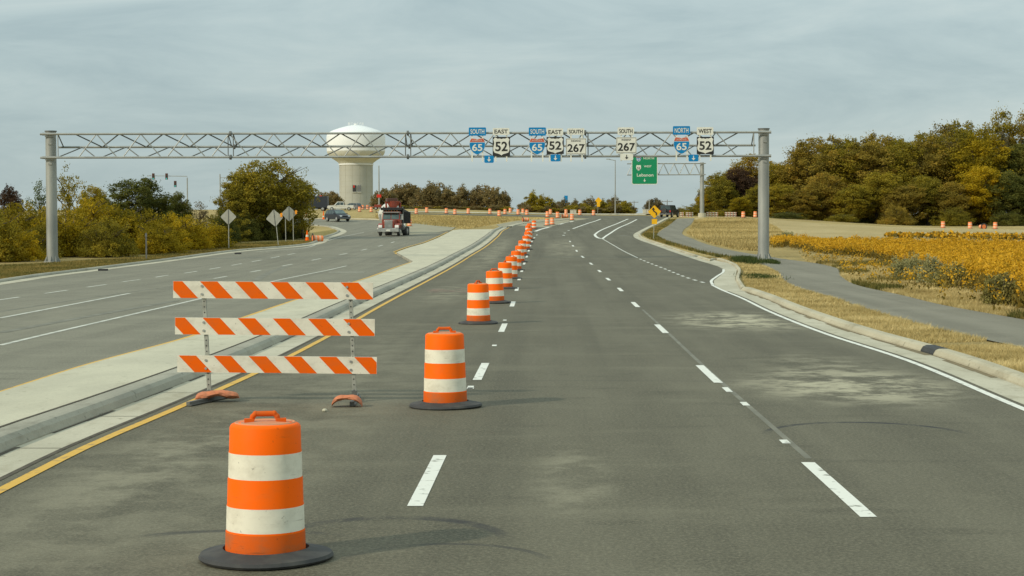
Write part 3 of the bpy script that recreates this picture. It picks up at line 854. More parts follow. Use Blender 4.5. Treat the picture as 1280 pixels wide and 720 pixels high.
drum0 = make_drum('traffic_drum', 'nearest orange and white drum in front of the striped barricade, with raised handle', group=GD)
p1 = at(328.5, 690, 12.80)
drum_spots = [(-2.04, 12.14, 12), (-1.385, 22.35, 3), (-1.745, 41.2, 65), (-1.70, 52.0, 20), (-1.72, 63.8, 80), (-1.76, 75.5, 10), (-1.80, 88, 50), (-1.84, 101, 0), (-1.88, 113, 70), (-1.82, 125, 20), (-1.88, 138, 35),
              (-1.9, 151, 0), (-2.2, 165, 0), (-2.25, 180, 0), (-2.0, 203, 0)]
for i, (x, y, a) in enumerate(drum_spots):
    d = drum0 if i == 0 else copy_tree(drum0)
    d.scale = (.98, .98, 1.055*random.uniform(.985, 1.015)); d.location = base_at(x, y); d.rotation_euler = (R(random.uniform(-1, 1)), R(random.uniform(-1.2, 1.2)), R(a))
    if i == 1: d['label'] = 'second drum from the camera, right of the barricade on a bent rubber ring'
    elif i == len(drum_spots)-1: d['label'] = 'farthest orange drum of the curving line down the lane'
    elif i > 1: d['label'] = '%s drum from the camera in the line of orange drums' % ordw[i]
fard = make_drum('traffic_drum', 'x', far=True, group='orange drums around the far junction')
FD = [(520.5, 267.6), (533.4, 266.0), (558, 267.1), (568.7, 268.4), (585.4, 267.4), (612.4, 267.8), (624, 270.4), (631.3, 268.2), (637.8, 266.4), (647.7, 268.6), (653.7, 267.6), (658.6, 269.2),
      (684.3, 271.8), (688, 268.3), (697, 272.8), (707.5, 268.3), (715, 275.6), (724.8, 269.2), (742, 269.6), (683.8, 282.4), (690.3, 281.2)]
for i, (x, y) in enumerate(FD):
    d = fard if i == 0 else copy_tree(fard)
    p = ground_at(x, y); d.location = base_at(p.x, p.y, .02)
    if i >= 19:
        d['label'] = ('left' if i == 19 else 'right')+' one of two drums standing side by side beyond the end of the drum line'
        d['group'] = 'orange drums around the far junction'
    else:
        d['label'] = ('leftmost' if i == 0 else ordw[i]+' from the left')+' of the pale orange drums along the far junction road'
for (x, y, lb) in ((449.5, 264.8, 'orange drum standing right of the far white pickup'), (464, 265.2, 'orange drum standing before the low red trailer'),
                   (453.4, 261.9, 'left of two orange drums at the foot of the water tower'), (459.3, 261.9, 'right of two orange drums at the foot of the water tower'),
                   (439.8, 261.6, 'orange drum behind the far white pickup'),
                   (1178.7, 285.2, 'leftmost drum before the autumn wood at the field edge'), (1244, 286.4, 'rightmost drum before the autumn wood at the field edge'),
                   (512, 283, 'pale drum in the gravel right of the red dump truck'),
                   (1212.5, 286.2, 'middle drum before the autumn wood at the field edge'), (944, 271.8, 'drum at the wood edge just left of the right gantry post'),
                   (929, 272.2, 'drum at the wood edge left of the gantry post, further left of the two'), (742, 0, '')):
    if not lb: continue
    d = copy_tree(fard); p = ground_at(x, y); d.location = base_at(p.x, p.y, .0); d['label'] = lb
    d['group'] = 'orange drums off the road'
for (x, y, rz, lb) in ((653, 277.2, .2, 'fallen orange drum lying on the far grass tip'), (702.4, 272.6, .1, 'fallen orange drum lying among drums at the far junction'),
                       (390.5, 302.6, .35, 'fallen drum lying beside the orange cone at the left kerb'), (1230, 286, 1.9, 'fallen drum between two standing drums before the autumn wood')):
    d = copy_tree(fard); p = ground_at(x, y); d.location = base_at(p.x, p.y, .29)
    d.rotation_euler = (0, R(90), rz); d['label'] = lb; d['group'] = 'orange drums off the road'
def cone(x, y, lb, h=.9):
    t = thing('traffic_cone', lb, 'traffic cone', base_at(*ground_at(x, y), .02))
    mb = MB(); mb.lathe([(.17, .03), (.13, .25), (.035, h)], 20); mb.build('body', M['orange'], t, smooth=True)
    mb = MB(); mb.lathe([(.139, .34), (.112, .52), (.11, .52)], 20); mb.build('reflective_collar', M['drum_white'], t, smooth=True)
    mb = MB(); mb.box((0, 0, .02), (.42, .42, .04)); mb.build('base', M['orange_dirty'], t)
cone(384, 301.2, 'orange traffic cone standing at the left kerb beside a fallen drum')
cone(404.4, 274.4, 'tall orange cone behind the dark car on the far grass edge', 1.25)
cone(383, 272, 'orange cone half hidden at the right edge of the dark tree', 1.0)

# ------------------------------------------------------------------ striped barricade
def make_barricade():
    t = thing('barricade', 'three board orange and white striped barricade standing in the closed lane', 'barricade', (-3.70, 23.0, .03), R(-1.0))
    Lb, hb = 2.70, .228
    cz = [1.502, 1.012, .502]; cx = [-.035, -.015, .01]
    tilt = R(.55)
    for k in range(3):
        mb = MB()
        mb.M = Matrix.Translation((cx[k], 0, cz[k])) @ Matrix.Rotation(tilt, 4, 'Y') @ Matrix.Rotation(-R(.0), 4, 'X')
        mb.box((0, 0, 0), (Lb, .022, hb), 0)
        ph = [-.11, -.10, .02][k]
        x = -Lb/2-.475+ph
        while x < Lb/2:
            # orange band sloping down to the right, clipped to the board
            a, b_, sl = x, x+.235, .215
            poly = [(a, hb/2), (b_, hb/2), (b_+sl, -hb/2), (a+sl, -hb/2)]
            poly = clip(poly, -Lb/2+.003, Lb/2-.003)
            if len(poly) >= 3:
                mb.add([(px_, -.0125, pz_*.985) for px_, pz_ in poly], [tuple(range(len(poly)))], 1)
            x += .475
        b = mb.build('board', [M['board_white'], M['board_orange']], t)
        mb = MB(); mb.M = Matrix.Translation((cx[k], 0, cz[k])) @ Matrix.Rotation(tilt, 4, 'Y')
        for sx in (-.96, 1.0):
            for sz in (-.06, .05):
                mb = MB(); mb.M = Matrix.Translation((cx[k], 0, cz[k])) @ Matrix.Rotation(tilt, 4, 'Y')
                mb.cyl((sx+.0, -.012, sz), (sx, -.022, sz), .017, n=12)
                mb.build('bolt', M['galv'], b)
    for (x0, x1, nm) in ((-.985, -.91, 0), (1.0, 1.055, 1)):
        mb = MB(); mb.M = Matrix.Identity(4)
        mb.prism([(x1-.025, .012, 0), (x1+.025, .012, 0), (x1+.025, .058, 0), (x1-.025, .058, 0)], (x0-x1, 0, 1.62))
        for z in np.arange(.08, 1.6, .075):
            xc = x1+(x0-x1)*z/1.62
            mb.cyl((xc, .013, z), (xc, .0085, z), .009, n=8, mi=1)
        mb.build('post', [M['steel_post'], M['dark']], t)
        mb = MB()
        c = (x1, 0, .035)
        mb.M = Matrix.Translation(c) @ Matrix.Rotation(R(-14 if nm == 0 else 4), 4, 'Z')
        mb.box((0, 0, 0), (.05, 1.25, .05)); mb.box((0, .0, .06), (.07, .09, .12))
        mb.box((.035, 0, -.018), (.03, 1.25, .012))
        mb.build('foot', M['galv_dark'], t)
    return t
def clip(poly, lo, hi):
    for s, lim in ((1, lo), (-1, -hi)):
        out = []
        for i in range(len(poly)):
            a, b = poly[i], poly[(i+1) % len(poly)]
            ia, ib = s*a[0] >= lim, s*b[0] >= lim
            if ia: out.append(a)
            if ia != ib:
                u = (lim*s-a[0])/(b[0]-a[0]); out.append((lim*s, a[1]+(b[1]-a[1])*u))
        poly = out
        if not poly: return []
    return poly
bar = make_barricade()
def sandbag(loc, rz, L, Wd, Ht, arch, lb):
    # a bag draped over a foot: two sagging lobes joined across the top
    t = MB(); rr = random.Random(int(L*100))
    nu, nv = 26, 14
    vs, fs = [], []
    for j in range(nu+1):
        u = -1+2*j/nu
        cxp = u*L/2
        if arch: ang = u*1.35; cxp = math.sin(ang)*L/2/math.sin(1.35); czp = (math.cos(ang)-math.cos(1.35))*arch
        else: czp = .035+.04*math.exp(-(u*3)**2)
        th = Ht*(1-abs(u)**5)**.5*(1-.28*math.exp(-(u*4)**2))+.004
        ww = Wd*(1-abs(u)**4)**.5*(1-.18*math.exp(-(u*4)**2))+.004
        for i in range(nv):
            a = 2*math.pi*i/nv
            q = 1+.07*math.sin(5*a+7*u)+rr.uniform(-.04, .04)
            vs.append((cxp, math.cos(a)*ww/2*q, max(.004, czp+th/2+math.sin(a)*th/2*q)))
    for j in range(nu):
        for i in range(nv):
            k = (i+1) % nv
            fs.append((j*nv+i, j*nv+k, (j+1)*nv+k, (j+1)*nv+i))
    t.add(vs, fs)
    o = t.build('sandbag', M['sandbag'], None, smooth=True)
    o.location = loc; o.rotation_euler = (0, 0, rz)
    tag(o, lb, 'sandbag', 'orange sandbags on the barricade feet')
sandbag((-4.50, 23.0, .035), R(16), .60, .26, .10, 0, 'flattened faded orange sandbag lying over the left foot of the barricade')
sandbag((-2.67, 22.35, .03), R(0), .40, .26, .07, .125, 'arched orange sandbag draped over the right foot of the barricade')
mb = MB(); rr = random.Random(2)
for i in range(5):
    pass
st = MB(); st.ball((0, 0, .02), (.035, .03, .022), 9, 6, jit=.12, seed=2)
o = st.build('stone', M['concrete'], None); p = ground_at(406, 518); o.location = base_at(p.x, p.y, .03)
tag(o, 'small pale stone on the asphalt left of the right barricade foot', 'stone')

# ------------------------------------------------------------------ sign gantry over the road
GY = 103.0
def zat(py, Y, px=640): return at(px, py, Y).z
def xat(px, Y, py=250): return at(px, py, Y).x
def gantry():
    xl, xr = xat(64.5, GY), xat(954.5, GY)
    t = thing('sign_gantry', 'long grey steel truss gantry on two round posts spanning all the lanes', 'sign gantry', (0, GY, 0))
    for (x, px, basepy) in ((xl, 65, 333), (xr, 955, 328)):
        zb = float(H(x, GY)); zb = min(zb, at(px, basepy, GY).z+.15)
        zt = at(px, 164.5 if x < 0 else 161.5, GY).z
        mb = MB(); mb.cyl((x, 0, zb), (x, 0, zt), .335, .315, 28)
        for zz in (zt-.75, zt-1.95): mb.box((x+.03, -.31, zz), (.22, .1, .1))
        po = mb.build('post', M['galv'], t, smooth=True)
        mb = MB(); mb.cyl((x, 0, zt-.01), (x, 0, zt+.05), .36, n=24); mb.build('post_cap', M['galv_dark'], po)
        mb = MB(); mb.cyl((x, 0, zb-.3), (x, 0, zb+.10), .62, n=8); mb.build('footing', M['concrete_curb'], po)
        mb = MB(); mb.cyl((x, 0, zb+.10), (x, 0, zb+.16), .50, n=24)
        for i in range(8):
            a = i*math.pi/4; mb.prism([(x+.33*math.cos(a), .33*math.sin(a), zb+.16), (x+.48*math.cos(a), .48*math.sin(a), zb+.16), (x+.33*math.cos(a), .33*math.sin(a), zb+.5)], (-.02*math.sin(a), .02*math.cos(a), 0))
        mb.build('base_flange', M['galv'], po)
    # three chords: top and bottom in front of the posts, middle one behind
    yf, yb = -.45, .75
    def cz(px, top, Y=GY): return at(px, top, Y).z
    xa, xb = xat(54, GY), xat(962.5, GY)
    def ztop(x): return zt0+(zt1-zt0)*(x-xa)/(xb-xa)
    zt0, zt1 = at(54, 167.6, GY+yf).z, at(962, 165.2, GY+yf).z
    zb0, zb1 = at(54, 197.0, GY+yf).z, at(962, 194.8, GY+yf).z
    zm0, zm1 = at(72, 184.0, GY+yb).z, at(946, 181.6, GY+yb).z
    T = lambda x: Vector((x, yf, zt0+(zt1-zt0)*(x-xa)/(xb-xa)))
    B = lambda x: Vector((x, yf, zb0+(zb1-zb0)*(x-xa)/(xb-xa)))
    Mi = lambda x: Vector((x, yb, zm0+(zm1-zm0)*(x-xa)/(xb-xa)))
    for fn, x0, x1, r in ((T, xa, xb, .068), (B, xa, xb, .068), (Mi, xat(70, GY), xat(946, GY), .068)):
        mb = MB(); mb.cyl(fn(x0), fn(x1), r, n=12); mb.build('chord', M['galv'], t, smooth=True)
    for k in range(2):   # saddle clamps at the posts
        x = (xl, xr)[k]
        mb = MB()
        for fn in (T, B):
            c = fn(x); mb.box((c.x, c.y+.02, c.z), (.78, .06, .17)); mb.box((c.x, c.y+.2, c.z-.13), (.5, .3, .05))
        mb.build('chord_clamp', M['galv'], t)
    X = lambda px: xat(px, GY)
    m1, m2, m3 = MB(), MB(), MB()
    p = 55.0; t0 = 96.3
    px = t0
    tops = [t0+p*i-.0 for i in range(-1, 17)]
    for c in tops:
        a, l_, r_ = X(c+1), X(c-p/2+1), X(c+p/2+1)
        for q in (l_, r_):
            if X(72) < q < X(945) and X(72) < a < X(945): m1.cyl(T(a), Mi(q), .040, n=8)
    for i in range(-1, 17):
        a = X(124+p*i); l_, r_ = X(124+p*i-p/2+5), X(124+p*i+p/2-2)
        for q in (l_, r_):
            if X(72) < q < X(945) and X(72) < a < X(945): m2.cyl(T(a), B(q), .032, n=8)
    for i in range(-1, 17):
        a = X(155+p*i); l_, r_ = X(130+p*i), X(178+p*i)
        for q in (l_, r_):
            if X(72) < q < X(945) and X(72) < a < X(945): m3.cyl(Mi(a), B(q), .034, n=8)
    for q in (76, 941): m1.cyl(T(X(q)), Mi(X(q)), .035, n=8); m2.cyl(T(X(q)), B(X(q)), .03, n=8)
    m1.build('bracing', M['galv_dark'], t, smooth=True); m2.build('bracing', M['galv'], t, smooth=True); m3.build('bracing', M['galv_dark'], t, smooth=True)  # rear bracing in a darker steel than the front face
    for px in (290.5, 511, 731.5):
        mb = MB()
        for fn in (T, B, Mi):
            c = fn(X(px)); mb.cyl(c-Vector((.06, 0, 0)), c+Vector((.06, 0, 0)), .15, n=14)
        mb.build('splice_flange', M['galv_dark'], t, smooth=False)
        mb = MB()
        for q in (px-3, px+3.5): mb.cyl(T(X(q)), B(X(q)), .03, n=8); mb.cyl(T(X(q)), Mi(X(q)), .03, n=8)
        mb.build('splice_strut', M['galv_dark'], t)
    return T, B
TT, BB = gantry()

def shield_i(mb_w, x0, x1, z0, z1, y, s=1.0):
    """interstate shield outline, s shrinks it"""
    cx, cz = (x0+x1)/2, (z0+z1)/2; w_, h_ = (x1-x0)/2*s, (z1-z0)/2*s
    pr = [(0, .86), (-.18, .93), (-.38, .96), (-.58, .98), (-.72, 1.0), (-.86, .78), (-.95, .5), (-.98, .2), (-.93, -.1), (-.80, -.4), (-.55, -.7), (-.25, -.9), (0, -1.0)]
    loop = pr+[(-a, b) for a, b in pr[::-1][1:-1]]
    return [(cx+a*w_, y, cz+b*h_) for a, b in loop]
def cut(loop, zc, upper):
    out = []
    n = len(loop); s = 1 if upper else -1
    for i in range(n):
        a, b = loop[i], loop[(i+1) % n]
        ia, ib = s*(a[2]-zc) >= 0, s*(b[2]-zc) >= 0
        if ia: out.append(a)
        if ia != ib:
            u = (zc-a[2])/(b[2]-a[2]); out.append((a[0]+(b[0]-a[0])*u, a[1], zc))
    return out
def us_shield(x0, x1, z0, z1, y):
    cx, cz = (x0+x1)/2, (z0+z1)/2; w_, h_ = (x1-x0)/2, (z1-z0)/2
    pr = [(0, .80), (-.2, .86), (-.42, .83), (-.62, .92), (-.74, .98), (-.96, .74), (-.88, .55), (-.84, .3), (-.90, .05), (-.97, -.2), (-.95, -.45), (-.80, -.68), (-.5, -.76), (-.2, -.84), (0, -.97)]
    loop = pr+[(-a, b) for a, b in pr[::-1][1:-1]]
    return [(cx+a*w_*.97, y, cz+b*h_*.96) for a, b in loop]
SY = GY-.62
def panel(mb, x0, x1, z0, z1, y, th=.025, mi=0, r=.05):
    pts = []
    for cx, cz, a0 in ((x1-r, z1-r, 0), (x0+r, z1-r, 90), (x0+r, z0+r, 180), (x1-r, z0+r, 270)):
        for k in range(4):
            a = R(a0+30*k); pts.append((cx+r*math.cos(a), y, cz+r*math.sin(a)))
    mb.prism(pts, (0, th, 0), mi)
def arrow_mesh(mb, cx, cz, h, y, mi=0):
    w_ = h*.5
    mb.prism([(cx-h*.09, y, cz+h/2), (cx+h*.09, y, cz+h/2), (cx+h*.09, y, cz-h*.05), (cx+w_*.8, y, cz-h*.05), (cx, y, cz-h/2), (cx-w_*.8, y, cz-h*.05), (cx-h*.09, y, cz-h*.05)], (0, .008, 0), mi)
def route(kind, word, num, px0, px1, dt, db, st_, sb, posts, pb, label, dpx=None):
    """px: pixel columns of the shield; dt,db rows of the direction plate; st_,sb rows of the shield"""
    c = (px0+px1)/2
    t = thing('route_sign', label, 'route sign', (0, SY, 0), group='route signs mounted along the gantry')
    zz = lambda py: at(c, py, SY).z
    xx = lambda px: at(px, 180, SY).x
    d0, d1 = dpx or (px0, px1)
    # supports
    for q in posts:
        mb = MB(); mb.box((xx(q), .055, (zz(dt+1)+zz(pb))/2), (.085, .05, zz(dt+1)-zz(pb))); mb.build('support_post', M['sign_white'], t)
    blue = kind == 'interstate'
    mb = MB(); panel(mb, xx(d0), xx(d1), zz(db), zz(dt), 0); dp = mb.build('direction_plate', M['sign_blue'] if blue else M['sign_white'], t)
    ink = M['sign_white'] if blue else M['sign_black']
    text_part('lettering', word, ink, dp, (xx(d0)+xx(d1))/2, (zz(dt)+zz(db))/2, -.004, (xx(d1)-xx(d0))*.80, (zz(dt)-zz(db))*.56)
    x0, x1, z0, z1 = xx(px0), xx(px1), zz(sb), zz(st_)
    if kind == 'interstate':
        mb = MB(); lo = shield_i(None, x0, x1, z0, z1, 0); mb.prism(lo, (0, .025, 0)); sh = mb.build('route_shield', M['sign_white'], t)
        inner = shield_i(None, x0, x1, z0, z1, -.006, .965)
        zc = z0+(z1-z0)*.76
        mb = MB(); mb.prism(cut(inner, zc-.02, False), (0, .006, 0)); mb.build('blue_field', M['sign_blue'], sh)
        mb = MB(); mb.prism(cut(inner, zc+.01, True), (0, .006, 0)); mb.build('red_field', M['sign_red'], sh)
        text_part('route_number', num, M['sign_white'], sh, (x0+x1)/2, z0+(z1-z0)*.44, -.01, (x1-x0)*.62, (z1-z0)*.42, .02)
        text_part('lettering', 'INTERSTATE', M['sign_white'], sh, (x0+x1)/2, zc+(z1-zc)*.42, -.01, (x1-x0)*.60, (z1-z0)*.07, .0)
    elif kind == 'us':
        mb = MB(); panel(mb, x0, x1, z0, z1, 0, r=.03); sh = mb.build('route_shield', M['sign_black'], t)
        mb = MB(); mb.prism(us_shield(x0, x1, z0, z1, -.006), (0, .006, 0)); mb.build('white_field', M['sign_white'], sh)
        text_part('route_number', num, M['sign_black'], sh, (x0+x1)/2, (z0+z1)/2+.0, -.01, (x1-x0)*.70, (z1-z0)*.50, .02)
    else:
        mb = MB(); panel(mb, x0, x1, z0, z1, 0, r=.04); sh = mb.build('route_shield', M['sign_white'], t)
        mb = MB()
        for (a, b, e_, f_) in ((x0+.03, x1-.03, z1-.055, z1-.03), (x0+.03, x1-.03, z0+.03, z0+.055), (x0+.03, x0+.05, z0+.056, z1-.056), (x1-.05, x1-.03, z0+.056, z1-.056)):
            mb.box(((a+b)/2, -.002, (e_+f_)/2), (b-a, .004, f_-e_))
        mb.build('border', M['sign_black'], sh)
        text_part('route_number', num, M['sign_black'], sh, (x0+x1)/2, z0+(z1-z0)*.40, -.004, (x1-x0)*.84, (z1-z0)*.50, .02)
        text_part('lettering', 'INDIANA', M['sign_black'], sh, (x0+x1)/2, z0+(z1-z0)*.84, -.004, (x1-x0)*.46, (z1-z0)*.11, .0)
route('interstate', 'SOUTH', '65', 586.3, 606.8, 159.3, 169.6, 172.6, 193.6, (590, 603.2), 202, 'leftmost blue and red 65 shield under a blue SOUTH plate on the gantry', (586, 607.6))
route('us', 'EAST', '52', 615.8, 637.6, 160, 168.8, 171, 195, (619.5, 633.2), 202, 'leftmost black and white 52 shield under a white EAST plate on the gantry', (616, 636.8))
route('interstate', 'SOUTH', '65', 661.0, 681.8, 159.3, 169.6, 172.6, 193.4, (664.3, 678.3), 202, 'blue 65 shield under a SOUTH plate, just left of the middle 52 shield', (661, 682.4))
route('us', 'EAST', '52', 683.2, 704.8, 160.5, 169.6, 171.2, 192.6, (687, 701.4), 202, 'black and white 52 shield under an EAST plate, between a 65 and a 267 sign', (683.4, 704))
route('state', 'SOUTH', '267', 707.2, 733, 160.4, 168.5, 172.8, 193.2, (713.7, 727.6), 202, 'wide white 267 sign without arrow under a SOUTH plate, beside the middle 52 shield', (709, 730.4))
route('state', 'SOUTH', '267', 770.2, 795.8, 159.2, 168.6, 171.4, 191.8, (776.5, 790), 201, 'wide white 267 sign standing alone above the green guide sign', (772, 792.6))
route('interstate', 'NORTH', '65', 841.6, 862.2, 157.6, 168.4, 171.2, 192.6, (845.6, 859), 201, 'blue and red 65 shield under a blue NORTH plate at the right of the gantry', (841.2, 862.6))
route('us', 'WEST', '52', 871, 892.4, 159, 168.6, 171, 192.8, (874.6, 888.5), 201, 'rightmost black and white 52 shield under a white WEST plate on the gantry', (871, 891.6))
def arrow_sign(px0, px1, t_, b_, blue, label):
    t = thing('arrow_sign', label, 'arrow sign', (0, SY, 0), group='small arrow plates under the gantry signs')
    c = (px0+px1)/2; zz = lambda py: at(c, py, SY).z; xx = lambda px: at(px, 195, SY).x
    mb = MB(); panel(mb, xx(px0), xx(px1), zz(b_), zz(t_), -.01, r=.07); mb.build('panel', M['sign_blue'] if blue else M['sign_white'], t)
    mb = MB(); arrow_mesh(mb, xx(c), (zz(b_)+zz(t_))/2, (zz(t_)-zz(b_))*.68, -.019); mb.build('arrow', M['sign_white'] if blue else M['sign_black'], t)
    mb = MB(); mb.box((xx(c), .04, zz(t_)-.03), (xx(px1)-xx(px0)+.25, .03, .05)); mb.build('bracket', M['galv'], t)
arrow_sign(605.4, 617.2, 194.4, 203.6, True, 'small blue down arrow plate between the leftmost 65 and 52 signs')
arrow_sign(688.2, 700.4, 193, 201.8, True, 'small blue down arrow plate under the middle 52 shield')
arrow_sign(775.2, 791.4, 192.2, 200.4, False, 'white plate with black down arrow under the lone 267 sign')
arrow_sign(860.8, 873, 193.2, 201.8, True, 'small blue down arrow plate between the NORTH 65 and WEST 52 signs')

# ------------------------------------------------------------------ second gantry far back with the green guide sign
g2 = 262.0
def gantry2():
    t = thing('sign_gantry', 'distant grey cantilever truss on one post at the right carrying the green sign', 'sign gantry', (0, g2, 0))
    x = xat(877.5, g2); zb = float(H(x, g2)); zt = at(877, 203, g2).z
    mb = MB(); mb.cyl((x, 0, zb), (x, 0, zt), .34, .30, 20); po = mb.build('post', M['galv'], t, smooth=True)
    mb = MB(); mb.cyl((x, 0, zb-.6), (x, 0, zb+.65), .62, .60, n=14); mb.build('footing', M['concrete'], po)
    zz = [at(850, 204.4, g2).z, at(850, 218.4, g2).z]
    xl, xr = xat(784, g2), xat(882, g2)
    for yy in (-.5, .5):
        for z in zz:
            mb = MB(); mb.cyl((xl, yy, z), (xr, yy, z), .065, n=10); mb.build('chord', M['galv'], t, smooth=True)
        mb = MB(); n = 14; dx = (xat(875, g2)-xl)/n
        for i in range(n):
            a, b = (zz[0], zz[1]) if i % 2 else (zz[1], zz[0])
            mb.cyl((xl+dx*i, yy, a), (xl+dx*(i+1), yy, b), .035, n=6)
        mb.build('bracing', M['galv'], t)
gantry2()
t = thing('guide_sign', 'green guide sign with white border hung on the far gantry under the 267 sign', 'guide sign', (0, g2-.8, 0))
gx0, gx1 = xat(789.2, g2), xat(821.6, g2); gz0, gz1 = at(805, 230.8, g2).z, at(805, 195.4, g2).z
mb = MB(); panel(mb, gx0, gx1, gz0, gz1, 0, th=.06, r=.25); pn = mb.build('border', M['sign_white'], t)
mb = MB(); panel(mb, gx0+.10, gx1-.10, gz0+.10, gz1-.10, -.012, th=.012, r=.2); mb.build('panel', M['sign_green'], t)
gw, gh = gx1-gx0, gz1-gz0; gX = lambda u: gx0+gw*u; gZ = lambda v_: gz1-gh*v_
def small_shield(u, v_, num, red):
    c0, c1, z0, z1 = gX(u)-.38, gX(u)+.38, gZ(v_)-.42, gZ(v_)+.42
    mb = MB(); mb.prism(shield_i(None, c0, c1, z0, z1, -.03), (0, .015, 0)); s = mb.build('route_shield', M['sign_white'], t)
    if red:
        zc = z0+(z1-z0)*.72; inn = shield_i(None, c0, c1, z0, z1, -.036, .9)
        mb = MB(); mb.prism(cut(inn, zc, False), (0, .006, 0)); mb.build('blue_field', M['sign_blue'], s)
        mb = MB(); mb.prism(cut(inn, zc+.02, True), (0, .006, 0)); mb.build('red_field', M['sign_red'], s)
    text_part('route_number', num, M['sign_white'] if red else M['sign_black'], s, gX(u), gZ(v_)-.05, -.042, .46, .36)
small_shield(.27, .10, '65', True); small_shield(.27, .41, '52', False)
text_part('lettering', 'NORTH', M['sign_white'], t, gX(.66), gZ(.075), -.016, 1.6, .34)
text_part('lettering', 'WEST', M['sign_white'], t, gX(.62), gZ(.36), -.016, 1.15, .30)
text_part('lettering', 'Lebanon', M['sign_white'], t, gX(.52), gZ(.665), -.016, 2.5, .46)
mb = MB(); arrow_mesh(mb, gX(.5), gZ(.85), .5, -.024); mb.build('arrow', M['sign_white'], t)
for u in (.2, .8):
    mb = MB(); mb.box((gX(u), .12, (gz0+gz1)/2), (.12, .1, gh*.96)); mb.build('hanger', M['galv'], t)

# ------------------------------------------------------------------ roadside signs
def diamond(name, label, px, py, half, basex, basey, face, posts=(0,), Y=None, lights=(), twist=0.0, group=None, roll=0):
    g = ground_at(basex, basey); Yd = Y or g.y
    base = Vector((at(basex, basey, Yd).x, Yd, float(H(at(basex, basey, Yd).x, Yd))))
    c = at(px, py, Yd); hs = half*Yd/F*1.0
    t = thing(name, label, 'sign', base, group=group)
    dx, dz = c.x-base.x, c.z-base.z
    mb = MB()
    mb.M = Matrix.Translation((dx, -.04, dz)) @ Matrix.Rotation(R(roll), 4, 'Y') @ Matrix.Rotation(R(twist), 4, 'Z')
    r = .08
    pts = []
    for a0, (ux, uz) in zip((-45, 45, 135, 225), ((1, 0), (0, 1), (-1, 0), (0, -1))):
        cc = hs-r*1.41
        for k in range(4): a = R(a0+30*k); pts.append((ux*cc+r*math.cos(a), 0, uz*cc+r*math.sin(a)))
    mb.prism(pts, (0, .02, 0)); pn = mb.build('panel', face, t)
    if face == M['sign_back']:
        mb2 = MB(); mb2.M = mb.M.copy(); mb2.box((0, -.012, 0), (.05, .02, hs*1.86)); mb2.build('backing_bar', M['galv_dark'], pn)
    for q in posts:
        mb = MB(); top = dz+hs*(.95 if not q else .4)
        mb.prism([(q-.03, .0, 0), (q+.03, .0, 0), (q+.03, .05, 0), (q-.03, .05, 0)], (dx, 0, top)); mb.build('post', M['steel_post'], t)
    for (lx, lz) in lights:
        p = at(lx, lz, Yd)-base
        mb = MB(); mb.cyl((p.x, -.09, p.z), (p.x, .0, p.z), .10, n=14); mb.box((p.x, -.04, p.z-.16), (.16, .1, .14)); mb.build('warning_light', M['lamp_amber'], t)
    return t, pn, (dx, dz), hs
diamond('road_sign', 'upright pale back of a diamond sign, leftmost before the dark tree', 285.6, 271, 10.2, 286, 311.5, M['sign_back'])
diamond('road_sign', 'tilted pale back of a diamond sign on a leaning post before the dark tree', 343.3, 272.6, 11, 348, 308, M['sign_back'], lights=((351.8, 267.6),), roll=-6)
diamond('road_sign', 'grey two legged back of a diamond sign, rightmost before the dark tree', 361.3, 267.2, 9.8, 362, 302.5, M['sign_back'], posts=(-.33, .33), lights=((370.2, 264.2),), twist=18)
t, pn, (dx, dz), hs = diamond('warning_sign', 'yellow diamond sign with black curve arrow and small plaque beside the bike path', 818, 264.7, 8.3, 817, 300, M['sign_yellow'])
mb = MB()
for a, b in (((.16, -.30), (.16, -.10)), ((.16, -.10), (-.10, .10)), ((-.10, .10), (-.10, .24))):
    mb.cyl((dx+a[0], -.05, dz+a[1]), (dx+b[0], -.05, dz+b[1]), .05, n=8)
mb.prism([(dx-.24, -.06, dz+.20), (dx+.04, -.06, dz+.20), (dx-.10, -.06, dz+.38)], (0, .02, 0)); mb.build('arrow_symbol', M['sign_black'], pn)
mb = MB(); mb.box((dx, -.05, dz-hs-.27), (.46, .02, .44)); mb.build('plaque', M['sign_yellow'], t)
t, pn, (dx, dz), hs = diamond('warning_sign', 'small far yellow diamond sign over a plaque left of the tall light pole', 748, 250.6, 4.3, 746.8, 269.5, M['sign_yellow'], Y=300)
mb = MB(); mb.box((dx, -.05, dz-hs-.15), (.55, .02, .65)); mb.build('plaque', M['sign_yellow'], t)
def pole(name, lb, cat, px, py_top, Y, r, m, basez=None, cross=None, arm=None, group=None):
    p = at(px, py_top, Y); zb = float(H(p.x, Y)) if basez is None else basez
    t = thing(name, lb, cat, (p.x, Y, zb), group=group); h = p.z-zb
    mb = MB(); mb.cyl((0, 0, 0), (0, 0, h), r, r*.6, 10); mb.build('pole', m, t, smooth=True)
    for c in (cross or []):
        mb = MB(); mb.box((0, 0, h-c[0]), (c[1], .12, .14))
        for s in (-.45, -.2, .2, .45): mb.cyl((s*c[1], 0, h-c[0]+.07), (s*c[1], 0, h-c[0]+.3), .05, n=6)
        mb.build('crossarm', m, t)
    return t, h
t, h = pole('light_pole', 'tall thin pale light pole left of the green sign at the far junction', 'light pole', 769, 200, 320, .12, M['galv'])
mb = MB(); mb.cyl((0, 0, h-.1), (-1.2, 0, h+.15), .06, n=8); mb.box((-1.3, 0, h+.16), (.7, .3, .14)); mb.build('lamp_head', M['galv'], t)
t, h = pole('light_pole', 'grey pole with a small red sign standing right of the water tower', 'light pole', 473.6, 207, 400, .19, M['galv'])
mb = MB(); mb.box((0, -.22, at(473, 245, 400).z-t.location.z), (1.05, .05, .7)); mb.build('red_plate', M['lamp_red'], t)
pole('utility_pole', 'pale bare pole rising behind the yellow curve sign', 'utility pole', 811.6, 249, 380, .13, M['galv'])
